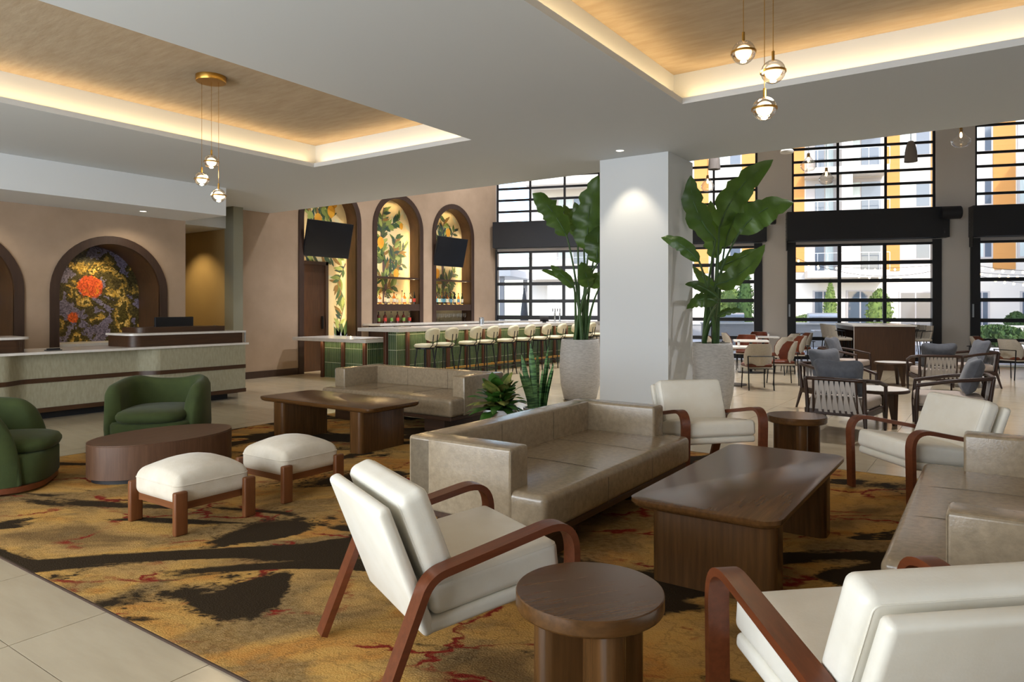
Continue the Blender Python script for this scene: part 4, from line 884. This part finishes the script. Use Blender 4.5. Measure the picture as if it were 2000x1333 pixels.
# ------------------------------------------------------------------ woven back lounge chairs (local: front +Y)
def lounge_chair():
    t = thing('lounge_chair', 'x', 'armchair'); W2 = .36
    path = fillet([(-W2, .40, .55), (-W2 - .02, .0, .625), (-W2 + .03, -.40, .665), (W2 - .03, -.40, .665), (W2 + .02, .0, .625), (W2, .40, .55)], [.3, .12, .12, .3], 6)
    MB().tube(path, .024, 8).obj('arm_rail', 'wood_lounge_x', t, 60)
    for s in (-1, 1):
        MB().tube([(s * W2, .385, .55), (s * W2, .40, .30), (s * (W2 - .01), .40, 0)], [.02, .028, .015], 8).obj('front_leg', 'wood_lounge_z', t, 60)
        MB().tube([(s * (W2 - .035), -.39, .66), (s * (W2 - .045), -.34, .30), (s * (W2 - .01), -.42, 0)], [.02, .027, .015], 8).obj('rear_leg', 'wood_lounge_z', t, 60)
        softb(s * (W2 - .03) - .022, s * (W2 - .03) + .022, -.35, .40, .235, .305, .008, ns=1, ni=0).obj('seat_rail', 'wood_lounge_y', t)
        MB().tube([(s * .235, -.40, .66), (s * .25, -.345, .26)], .014, 6).obj('back_post', 'wood_lounge_z', t, 60)
    for y in (-.33, .39): softb(-W2 + .03, W2 - .03, y - .022, y + .022, .235, .305, .008, ns=1, ni=0).obj('seat_rail', 'wood_lounge_x', t)
    softb(-W2 + .04, W2 - .04, -.31, .41, .305, .435, .035, ns=3, ni=2, puff=.015, puffs=1).obj('seat_cushion', 'cushion_beige', t, 60)
    n = 8
    for k in range(n):
        for s in (-1, 1):
            f_ = -1 + 2 * k / (n - 1); x0 = f_ * .20; x1 = f_ * .225 + s * .058
            b = MB(); w = .0165; y0, y1 = -.402 - .004 * s, -.352 - .004 * s
            V = [(x0 - w, y0, .66), (x0 + w, y0, .66), (x1 + w * 1.15, y1, .27), (x1 - w * 1.15, y1, .27)]; V += [(x, y + .003, z) for x, y, z in V]
            b.add(V, [(0, 1, 2, 3), (7, 6, 5, 4), (0, 4, 5, 1), (2, 6, 7, 3), (1, 5, 6, 2), (3, 7, 4, 0)]).obj('strap', 'strap_grey', t)
    return t
lc = lounge_chair()
def pillow(name_label, loc, rz, lean=.35, size=.27):
    t = thing('throw_pillow', name_label, 'pillow', loc, rz)
    o = MB().soft(size, .10, size * .82, .09, ns=4, ni=6, M=T(0, 0, 0)).obj('cover', 'pillow_grey', t, 180)
    for v in o.data.vertices:
        x, z = v.co.x / size, v.co.z / (size * .82); edge = max(abs(x), abs(z)); v.co.y *= max(.12, max(0, 1 - edge ** 3) ** .6)
        pin = abs(x * z); f = 1 + .10 * pin - .06 * (1 - pin); v.co.x *= f; v.co.z *= f
    o.matrix_local = Matrix.Rotation(lean, 4, 'X'); return t
LC = [((-1.48, 9.2), (.12, .99), 'woven back lounge chair turned away, behind the far round side table'), ((-1.9, 11.1), (.78, -.62), 'woven back lounge chair across the table from the one turned away'), ((-.85, 14.45), (-.28, .96), 'woven back lounge chair turned to the windows near the tall communal table'), ((-.42, 10.22), (-.99, -.12), 'woven back lounge chair seen from its side, facing the round white topped table'), ((-2.55, 15.75), (.96, -.2), 'woven back lounge chair at the corner of the tall communal table'), ((-.4, 15.9), (-.9, -.42), 'woven back lounge chair facing the tall communal table, nearest the dining chairs')]
for i, ((x, y), f, lab) in enumerate(LC):
    rz = face(*f)
    if i == 0: lc.location = (x, y, 0); lc.rotation_euler = (0, 0, rz); lc['label'] = lab
    else: dup(lc, (x, y, 0), rz, lab)
    bx, by = x - f[0] * .2, y - f[1] * .2
    pillow('grey pillow on the ' + lab.replace('woven back ', ''), (bx, by, .668), rz, .33)
def round_table(label, x, y, R=.40):
    t = thing('round_table', label, 'table', (x, y, 0))
    MB().lathe([(0, .405), (R - .02, .405), (R, .415), (R, .445), (0, .445)], 40, caps=False).obj('table_edge', 'wood_dark_x', t, 40); MB().lathe([(0, .445), (R - .02, .445), (R - .02, .45), (0, .45)], 40, caps=False).obj('tabletop', 'stone_white', t, 40)
    for a in (20, 140, 260):
        c, s_ = math.cos(math.radians(a - 62)), math.sin(math.radians(a - 62)); MB().loft([[(c * q - s_ * w * k, s_ * q + c * w * k, z) for q, k in ((R * .85, -1), (R * .85, 1), (R * .85 - th, 1), (R * .85 - th, -1))] for z, w, th in ((0, .02, .04), (.405, .035, .13))]).obj('leg', 'wood_dark_z', t)
round_table('round white topped table between the nearer lounge chairs', -1.25, 10.2, .38); round_table('round white topped table next to the tall communal table', -1.6, 15.3, .33)
# ------------------------------------------------------------------ tall communal table (aligned with the window wall) and its stools
P0 = at(1727, HZ, 16.6)
cm = thing('communal_table', 'tall communal table with walnut end panel and white top', 'table', (P0.x, P0.y, 0), WA)
boxm(-.66, .66, 0, .05, 0, 1.05).obj('end_panel', 'wood_dark_z', cm); boxm(-.66, .66, 2.25, 2.3, 0, 1.05).obj('end_panel', 'wood_dark_z', cm); boxm(-.66, -.2, .05, 2.25, .95, 1.05).obj('apron', 'wood_dark_y', cm); boxm(.2, .66, .05, 2.25, .95, 1.05).obj('apron', 'wood_dark_y', cm)
boxm(-.69, .69, -.02, 2.32, 1.05, 1.09).obj('tabletop', 'stone_white', cm); boxm(-.665, -.655, -.005, .0, 0, 1.05).obj('edge_trim', 'stone_white', cm)
def loc_on(P, x, y, z=0): q = Matrix.Rotation(WA, 4, 'Z') @ Vector((x, y, 0)); return (P.x + q.x, P.y + q.y, z)
for k, x in enumerate((-.1, .12)):
    t = thing('salt_shaker', 'small steel shaker on the tall communal table', 'shaker', loc_on(P0, x, .5 + .3 * k, 1.09), 0, 'shakers on the communal table'); MB().lathe([(0, 0), (.03, 0), (.03, .07), (0, .07)], 10, caps=False).obj('jar', 'wine_glass', t); MB().lathe([(0, .07), (.031, .07), (.028, .1), (0, .1)], 10, caps=False).obj('cap', 'steel', t)
def counter_stool():
    t = thing('counter_stool', 'x', 'stool')
    softb(-.2, .2, -.2, .2, .70, .77, .03, ns=2, ni=1).obj('seat', 'fabric_beige', t, 60)
    rings = []
    for z, w, y in ((.74, .2, -.19), (.85, .215, -.215), (.97, .21, -.235), (1.07, .17, -.25)): rings.append([(x * w, y + .07 * x * x, z) for x in (-1, -.5, 0, .5, 1)] + [(x * w, y - .025 + .07 * x * x, z) for x in (1, .5, 0, -.5, -1)])
    MB().loft(rings).obj('backrest', 'fabric_beige', t, 60)
    for sx in (-1, 1):
        for sy in (-1, 1): MB().tube([(sx * .17, sy * .17, .70), (sx * .22, sy * .22, 0)], .013, 6).obj('leg', 'black_metal', t, 60)
        MB().tube([(sx * .2, -.2, .28), (sx * .2, .2, .28)], .009, 6).obj('stretcher', 'black_metal', t); MB().tube([(sx * .21, -.2, .95), (sx * .21, .02, .93), (sx * .17, .05, .73)], .009, 6).obj('arm_rod', 'black_metal', t)
    MB().tube([(-.2, .2, .28), (.2, .2, .28)], .009, 6).obj('footrest', 'black_metal', t)
    return t
st = counter_stool(); k = 0
for sx in (-1, 1):
    for j in range(4):
        loc = loc_on(P0, sx * .86, .32 + .56 * j); rz = WA + (-PI / 2 if sx < 0 else PI / 2)
        lab = 'grey counter stool, %s from the walnut end panel, communal table side %s the bar' % (ORD[j], 'towards' if sx < 0 else 'away from')
        if k == 0: st.location = loc; st.rotation_euler = (0, 0, rz); st['label'] = lab; st['group'] = 'bar side communal stools'
        else: dup(st, loc, rz, lab, 'bar side communal stools' if sx < 0 else 'far side communal stools')
        k += 1
# ------------------------------------------------------------------ dining tables and shell chairs
def dining_chair():
    t = thing('dining_chair', 'x', 'chair')
    def shell(off, w0, m, nm, zt):
        rings = []
        for z, w, y, c in ((.44, .23, -.17, .10), (.52, .25, -.20, .17), (.64, .25, -.23, .19), (.76, .23, -.26, .16), (zt, .19, -.275, .10)):
            f = [(x * (w + off * .2), y - off + c * abs(x) ** 2.2, z) for x in (-1, -.75, -.5, -.25, 0, .25, .5, .75, 1)]; g = [(x * (1 if True else 1), y_ - .018, z_) for x, y_, z_ in f[::-1]]
            rings.append(f + g)
        return MB().loft(rings).obj(nm, m, t, 60)
    shell(.0, 0, 'leather_brown', 'inner_back', .84); shell(.019, 0, 'fabric_beige', 'outer_shell', .845)
    softb(-.225, .225, -.2, .235, .41, .475, .03, ns=2, ni=2, puff=.01, puffs=1).obj('seat', 'leather_brown', t, 60); softb(-.23, .23, -.2, .225, .385, .415, .01, ns=1, ni=0).obj('seat_shell', 'fabric_beige', t)
    for s in (-1, 1):
        MB().tube([(s * .2, .18, .39), (s * .215, .21, 0)], .011, 6).obj('leg', 'black_metal', t, 60)
        MB().tube([(s * .235, -.24, .62), (s * .225, -.25, .3), (s * .225, -.27, 0)], .011, 6).obj('leg', 'black_metal', t, 60)
    MB().tube([(-.235, -.24, .62), (-.2, -.30, .62), (.2, -.30, .62), (.235, -.24, .62)], .010, 6).obj('back_bar', 'black_metal', t); MB().tube([(-.225, -.25, .39), (.225, -.25, .39)], .009, 6).obj('under_bar', 'black_metal', t)
    return t
dc = dining_chair(); first = [True]
def place_dc(x, y, f, lab, grp=None):
    rz = face(*f)
    if first[0]: dc.location = (x, y, 0); dc.rotation_euler = (0, 0, rz); dc['label'] = lab; first[0] = False; o = dc
    else: o = dup(dc, (x, y, 0), rz, lab)
    if grp: o['group'] = grp
    elif 'group' in o: del o['group']
def dining_table(x, y, lab, s=.38):
    t = thing('dining_table', lab, 'table', (x, y, 0), WA)
    MB().prism(rrect(s, s, .04, 4), .72, .75).obj('tabletop', 'stone_white', t); MB().tube([(0, 0, .02), (0, 0, .72)], .035, 12).obj('pedestal', 'black_metal', t, 60); MB().lathe([(0, 0), (.29, 0), (.29, .012), (.05, .025), (0, .025)], 30, caps=False).obj('base', 'black_metal', t, 40); boxm(-.25, .25, -.04, .04, .70, .72).obj('top_bracket', 'black_metal', t)
    j = thing('salt_shaker', 'small shaker on the ' + lab, 'shaker', (x + .1, y + .12, .75)); MB().lathe([(0, 0), (.025, 0), (.025, .07), (0, .07)], 10, caps=False).obj('jar', 'stone_white', j); MB().lathe([(0, .07), (.026, .07), (.022, .095), (0, .095)], 10, caps=False).obj('cap', 'steel', j)
wd, wn_ = (WD.x, WD.y), (WN.x, WN.y)
dining_table(-4.2, 13.6, 'white pedestal dining table nearest the grey planter'); dining_table(-4.62, 16.4, 'white pedestal dining table in the middle of its row'); dining_table(-4.95, 18.7, 'white pedestal dining table closest to the garage windows')
place_dc(-3.60, 13.15, (-.55, .83), 'beige shell dining chair showing its back at the table nearest the planter')
place_dc(-3.42, 14.2, (-.86, -.5), 'dining chair with brown leather inside, turned to the table nearest the planter')
place_dc(-4.9, 13.35, (.95, .3), 'dining chair on the bar side of the table nearest the planter')
for (x, y), n_ in (((-4.62, 16.4), 'middle'), ((-4.95, 18.7), 'window end')):
    place_dc(x + wd[0] * .66, y + wd[1] * .66 - .25, (-.9, .25), 'beige shell dining chair beside the %s table, showing its back' % n_)
    place_dc(x + wd[0] * .72 + .1, y + wd[1] * .66 + .45, (-.85, -.5), 'brown lined dining chair pulled out from the %s table' % n_)
    place_dc(x - wd[0] * .68, y - wd[1] * .68 - .2, (.94, .33), 'brown lined dining chair on the bar side of the %s table' % n_)
    place_dc(x - .3, y + .68, (.2, -.98), 'dining chair on the window side of the %s table' % n_)
place_dc(-6.55, 11.85, (-.5, .87), 'beige shell dining chair half hidden behind the planter by the bar')
dining_table(.95, 18.6, 'white pedestal dining table beyond the lounge chair pillows', .42)
place_dc(.35, 18.0, (.62, .78), 'beige shell dining chair showing its back beyond the lounge chairs'); place_dc(-.15, 19.2, (.95, -.3), 'beige shell dining chair beside the window pier'); place_dc(1.1, 19.5, (-.1, -1), 'dining chair on the window side of the table beyond the lounge chairs')
# ------------------------------------------------------------------ glass and concrete pendants of the tall hall
def glass_pendant(label, u, v, d, R=.16):
    p = at(u, v, d); t = thing('glass_pendant', label, 'pendant light', (p.x, p.y, p.z))
    MB().lathe([(.03, .19), (.035, .15), (.08, .08), (R, -.02), (R * .95, -.08), (R * .6, -.14), (.0, -.16)], 26, caps=False).obj('shade', 'globe_glass', t, 60); MB().lathe([(0, .21), (.028, .21), (.028, .13), (0, .13)], 14, caps=False).obj('socket', 'brass', t)
    MB().lathe([(0, .02), (.02, .04), (.024, .08), (.012, .13), (0, .13)], 12, caps=False).obj('bulb', 'bulb_glow', t, 60); MB().tube([(0, 0, .2), (0, 0, ZT - p.z)], .005, 6).obj('cord', 'black_matte', t)
glass_pendant('clear teardrop glass pendant hanging alone before the window pier', 1877, 272, 13.2, .165); glass_pendant('clear glass pendant on the higher cord before the middle garage window', 1579, 320, 14, .155); glass_pendant('clear glass pendant on the lower cord before the middle garage window', 1614, 347, 15, .155); glass_pendant('clear glass pendant behind the bird of paradise leaves', 1382, 361, 15.5, .145)
def cone_pendant(label, u, v, d):
    p = at(u, v, d); t = thing('cone_pendant', label, 'pendant light', (p.x, p.y, p.z)); k = d / 15
    MB().lathe([(0, .24), (.05, .24), (.09, .15), (.12, 0), (.135, -.22), (.125, -.22), (.11, 0), (0, .2)], 26, caps=False).obj('shade', 'concrete_pendant', t, 50); MB().tube([(0, 0, .23), (0, 0, ZT - p.z)], .008, 6).obj('cord', 'black_matte', t); MB().lathe([(0, .05), (.05, .05)], 14, caps=False).obj('lens', 'stone_white', t)
cone_pendant('grey concrete cone pendant before the middle garage window', 1779, 297, 15.5); cone_pendant('grey concrete cone pendant above the bird of paradise leaves', 1395, 312, 15.5)
p = at(1537, 296, 13); t = thing('disc_pendant', 'flat round white ceiling lamp between the windows', 'pendant light', (p.x, p.y, p.z)); MB().lathe([(0, -.03), (.11, -.03), (.12, 0), (.1, .03), (0, .03)], 24, caps=False).obj('shade', 'stone_white', t, 50); MB().tube([(0, 0, .03), (0, 0, ZT - p.z)], .006, 6).obj('cord', 'black_matte', t)
# ------------------------------------------------------------------ outside: patio, apartment building, planting
FO = 26.0     # distance of the facade beyond the window wall
P = [wpt(-30, .3), wpt(45, .3), wpt(45, 60), wpt(-30, 60)]
struct(MB().prism([(p.x, p.y) for p in P], -.1, -.01).obj('patio_ground', 'patio'))
def fs_(u):   # facade coordinate for a picture column
    t = (u - 1000) / FPX; ax, ay = t * CT - ST, t * ST + CT; c0 = WC + WN * FO
    det = ax * (-WD.y) + WD.x * ay; return (ax * c0.y - ay * c0.x) / det
fo = wpt(0, FO)
bd = thing('apartment_building', 'tall hotel wing with orange and white panels beyond the patio', 'building', (fo.x, fo.y, 0), WA)
sL = fs_(1033); sR = fs_(2110)
boxm(sL, sR, .0, 8, 0, 19).obj('wall', 'siding_white', bd)
ZF = [3.75, 6.88, 10.0, 13.1, 16.2]
def strip(u0, u1, z0, z1, m, nm, y=-.06): return boxm(fs_(u0), fs_(u1), y, .02, z0, z1).obj(nm, m, bd)
for u0, u1 in ((1356, 1384), (1449, 1490), (1530, 1571), (1729, 1757), (1818, 1835), (1939, 1983), (2040, 2075), (1230, 1275)): strip(u0, u1, 3.75, 19, 'siding_orange', 'siding_panel')
def win(u0, u1, z0, z1, curtain=True, div=2):
    s0, s1 = fs_(u0), fs_(u1)
    f = boxm(s0 - .08, s1 + .08, -.05, .0, z0 - .08, z1 + .08).obj('window', 'siding_grey', bd)
    w = (s1 - s0) / div
    for k in range(div): boxm(s0 + k * w + .04, s0 + (k + 1) * w - .04, -.06, -.03, z0, z1).obj('pane', 'curtain' if (curtain and k == 0) else 'facade_glass', f)
for zf in ZF:
    for u0, u1 in ((1403, 1447), (1760, 1816), (1906, 1937), (1990, 2030), (1300, 1350), (1090, 1150), (1170, 1225)): win(u0, u1, zf + .75, zf + 2.2)
for u0, u1, z1 in ((1758, 1818, 2.4), (1905, 1930, 2.4), (1590, 1625, 2.5), (1655, 1705, 2.5), (1385, 1440, 2.4), (1995, 2030, 2.4), (1200, 1300, 2.4)): win(u0, u1, .1, z1, False)
# balconies between u 1571 and 1726
s0, s1 = fs_(1571), fs_(1726)
for zf in ZF:
    f = boxm(s0, s1, -1.5, .0, zf - .42, zf).obj('balcony', 'siding_white', bd)
    boxm(s0 + .1, s1 - .1, -.02, -.01, zf, zf + 2.6).obj('recess', 'siding_grey', f)
    for a, b_, m in ((1592, 1612, 'facade_glass'), (1612, 1630, 'curtain'), (1660, 1682, 'curtain'), (1682, 1722, 'facade_glass')): boxm(fs_(a), fs_(b_) - .08, -.06, -.02, zf + .05, zf + 2.35).obj('balcony_door', m, f)
    boxm((s0 + s1) / 2 - .35, (s0 + s1) / 2 + .25, -1.5, 0, zf, zf + 2.75).obj('divider', 'siding_white', f)
    for z in (zf + 1.05,): boxm(s0, s1, -1.49, -1.46, z - .02, z + .02).obj('handrail', 'steel', f)
    for k in range(9): x = s0 + (s1 - s0) * k / 8; boxm(x - .015, x + .015, -1.49, -1.46, zf, zf + 1.05).obj('rail_post', 'steel', f)
for zf in ZF[:4]:    # balconies at the bar side end of the building
    f = boxm(fs_(1040), fs_(1165), -2.2, .0, zf - .35, zf).obj('balcony', 'siding_white', bd)
    boxm(fs_(1040), fs_(1165), -2.19, -2.16, zf + 1.03, zf + 1.07).obj('handrail', 'steel', f)
# right wing that shades part of the facade
rw = thing('hotel_side_wing', 'plain side wing of the hotel at the window end', 'building', (fo.x, fo.y, 0), WA)
boxm(fs_(2110), fs_(2110) + 14, -17, 0, 0, 14.5).obj('wall', 'siding_grey', rw); boxm(fs_(2110) - .2, fs_(2110) + 14.2, -17.2, 0, 14.5, 14.9).obj('roof_edge', 'siding_white', rw)
# canopy roofs seen through the window beside the bar
ca = thing('patio_canopy', 'flat white canopy roof on posts outside the bar window', 'canopy', tuple(wpt(-7.0, 13)), WA)
boxm(-5, 4.5, -2.5, 2.5, 3.0, 3.35).obj('roof', 'canopy_white', ca)
for x in (-4.5, 4.0):
    for y in (-2.2, 2.2): boxm(x - .1, x + .1, y - .1, y + .1, 0, 3.0).obj('post', 'masonry_grey', ca)
# planting
def lumpy(name, label, cat, u, d, prof, m, amp=.12, group=None, n=16):
    p = at(u, HZ, d); t = thing(name, label, cat, (p.x, p.y, 0), 0, group); b = MB(); rings = []
    for i, (r_, z) in enumerate(prof):
        rings.append([((r_ * (1 + amp * mnoise.noise(Vector((k * .9, z * 3, u))) + amp * .6 * math.sin(k * 5 + i * 3))) * math.cos(2 * PI * k / n), (r_ * (1 + amp * mnoise.noise(Vector((k * .9, z * 3 + 9, u))))) * math.sin(2 * PI * k / n), z) for k in range(n)])
    b.loft([[(x * .8, y * .8, z) for x, y, z in rg_] for rg_ in rings]).obj('foliage_core', m, t, 180); rl_ = random.Random(int(u)); lb_ = MB()
    for k in range(700):
        i = rl_.random() * (len(prof) - 1); j = int(i); f_ = i - j; rad = prof[j][0] * (1 - f_) + prof[j + 1][0] * f_; z = prof[j][1] * (1 - f_) + prof[j + 1][1] * f_; a_ = rl_.uniform(0, 6.28); q_ = rad * rl_.uniform(.75, 1.12)
        s_ = .05 + .09 * min(1, rad); lb_.add([(-s_, 0, 0), (0, s_ * .5, 0), (s_, 0, 0), (0, -s_ * .5, 0)], [(0, 1, 2, 3)], T(q_ * math.cos(a_), q_ * math.sin(a_), z, rl_.uniform(-1.5, 1.5), rl_.uniform(-1.5, 1.5), a_))
    o = lb_.obj('foliage', m, t); o['kind'] = 'stuff'; MB().tube([(0, 0, 0), (0, 0, prof[0][1] + .3)], .06, 6).obj('trunk', 'soil', t)
cyp = [(.3, .25), (.42, .7), (.45, 1.4), (.4, 2.2), (.3, 3.0), (.16, 3.7), (.03, 4.3)]
lumpy('cypress', 'slim dark cypress seen behind the bird of paradise stems', 'tree', 1455, 36, cyp, 'cypress', .18)
lumpy('cypress', 'slim bright cypress against the building doors', 'tree', 1622, 42, [(r_ * .9, z * .75) for r_, z in cyp], 'shrub', .18)
sh = [(.3, .15), (.8, .5), (1.0, 1.1), (.85, 1.8), (.5, 2.3), (.1, 2.6)]
lumpy('shrub', 'yellow green shrub beside the slim dark cypress', 'shrub', 1428, 38, sh, 'shrub', .3, n=20); lumpy('shrub', 'yellow green shrub before the building doors', 'shrub', 1718, 40, [(r_ * .7, z) for r_, z in sh], 'shrub', .3, n=20)
lumpy('shrub', 'low hedge bush behind the steel grill', 'shrub', 1575, 34, [(r_ * .9, z * .45) for r_, z in sh], 'shrub', .3, n=20); lumpy('shrub', 'low green bush in the patio planter bed', 'shrub', 1945, 27, [(r_ * 1.1, z * .32) for r_, z in sh], 'cypress', .3, n=20); lumpy('shrub', 'round green bush beside the low patio wall', 'shrub', 1985, 38, [(r_ * .6, z * .5) for r_, z in sh], 'cypress', .3, n=20)
# patio furniture
def grill(label, u, d, w):
    p = at(u, HZ, d); t = thing('grill_island', label, 'grill', (p.x, p.y, 0), WA)
    boxm(-w / 2, w / 2, -.4, .4, 0, .86).obj('island', 'masonry_grey', t); boxm(-w / 2 - .05, w / 2 + .05, -.45, .45, .86, .92).obj('worktop', 'stone_white', t)
    MB().loft([[(x, y, z) for y, z in ((-.33, .92), (-.33, 1.08), (-.22, 1.24), (0, 1.3), (.28, 1.28), (.3, .92))] for x in (-.55, .55)]).obj('hood', 'grill_steel', t, 40); MB().tube([(-.45, -.36, 1.12), (.45, -.36, 1.12)], .02, 8).obj('hood_handle', 'chrome', t)
grill('steel grill on a masonry island outside the middle window', 1608, 27, 2.4); grill('steel grill on a masonry island behind the bird of paradise stems', 1425, 28, 2.2)
def patio_table(label, u, d, h=.74):
    p = at(u, HZ, d); t = thing('patio_table', label, 'table', (p.x, p.y, 0), WA); boxm(-.4, .4, -.4, .4, h - .03, h).obj('tabletop', 'pot_white', t); MB().tube([(0, 0, 0), (0, 0, h - .03)], .05, 8).obj('pedestal', 'pot_white', t); boxm(-.25, .25, -.25, .25, 0, .02).obj('base', 'pot_white', t)
def patio_chair(label, u, d, rz):
    p = at(u, HZ, d); t = thing('patio_chair', label, 'chair', (p.x, p.y, 0), rz)
    boxm(-.22, .22, -.22, .22, .44, .46).obj('seat', 'strap_grey', t); boxm(-.22, .22, -.23, -.21, .5, .84).obj('backrest', 'strap_grey', t)
    for sx in (-1, 1):
        MB().tube([(sx * .22, .2, 0), (sx * .22, .2, .46)], .012, 6).obj('leg', 'black_metal', t); MB().tube([(sx * .22, -.22, 0), (sx * .22, -.22, .84)], .012, 6).obj('leg', 'black_metal', t); MB().tube([(sx * .22, .2, .64), (sx * .22, -.22, .64)], .01, 6).obj('arm_rod', 'black_metal', t)
patio_table('white patio table outside the middle window', 1612, 23.5); patio_chair('patio chair left of the white patio table outside', 1563, 23.3, WA - PI / 2); patio_chair('patio chair tucked behind the communal table view outside', 1640, 24.5, WA + PI / 2)
patio_table('white patio table outside the end window', 1800, 27.5); patio_chair('patio chair beside the white table outside the end window', 1800, 24, WA - PI / 2)
for lab, u, d, w in (('low pale patio wall beyond the end window', 1960, 29, 4.5), ('low pale patio wall behind the grills', 1420, 33, 6)):
    p = at(u, HZ, d); t = thing('patio_wall', lab, 'wall', (p.x, p.y, 0), WA); boxm(-w / 2, w / 2, -.15, .15, 0, .7).obj('masonry', 'masonry_grey', t); boxm(-w / 2 - .03, w / 2 + .03, -.2, .2, .7, .76).obj('coping', 'stone_white', t)
p = at(1024, HZ, 30); t = thing('closed_umbrella', 'closed dark patio umbrella outside the bar window', 'umbrella', (p.x, p.y, 0)); MB().lathe([(0, .6), (.2, .65), (.16, 1.2), (.08, 2.0), (.02, 2.3)], 12, caps=False).obj('folded_canopy', 'umbrella_grey', t, 60); MB().tube([(0, 0, 0), (0, 0, 2.35)], .025, 8).obj('pole', 'black_metal', t); MB().lathe([(0, 0), (.3, 0), (.3, .06), (0, .06)], 16, caps=False).obj('base', 'masonry_grey', t)
# string lights
bm_ = mesh('bulb', *(lambda b: (b.V, b.F))(MB().lathe([(0, -.05), (.03, -.04), (.042, 0), (.03, .04), (0, .05)], 8, caps=False)), 'bulb_glow', 180)
def string_light(label, a, b_, n, sag):
    t = thing('string_light', label, 'string light', (0, 0, 0)); pts = []
    for k in range(n + 1):
        s = k / n; q = a.lerp(b_, s); q.z -= sag * 4 * s * (1 - s); pts.append(q)
        if 0 < k < n: o = link(bpy.data.objects.new('bulb', bm_), t); o.location = q - Vector((0, 0, .07))
    MB().tube(pts, .008, 5).obj('cable', 'black_matte', t)
    for q in (a, b_): MB().tube([(q.x, q.y, -.01), (q.x, q.y, q.z + .1)], .03, 6).obj('post', 'black_metal', t)
string_light('string of warm bulbs sagging lowest over the patio', at(1540, 498, 26), at(1842, 525, 25), 15, .5); string_light('string of warm bulbs crossing above the lowest string', at(1545, 510, 31), at(1850, 515, 28), 16, .25)
string_light('short upper string of warm bulbs outside the end window', at(1900, 517, 24), at(2060, 527, 23), 8, .1); string_light('middle string of warm bulbs outside the end window', at(1900, 530, 26), at(2060, 534, 25), 9, .1); string_light('lower string of warm bulbs outside the end window', at(1895, 535, 28), at(2060, 556, 24), 9, .1)
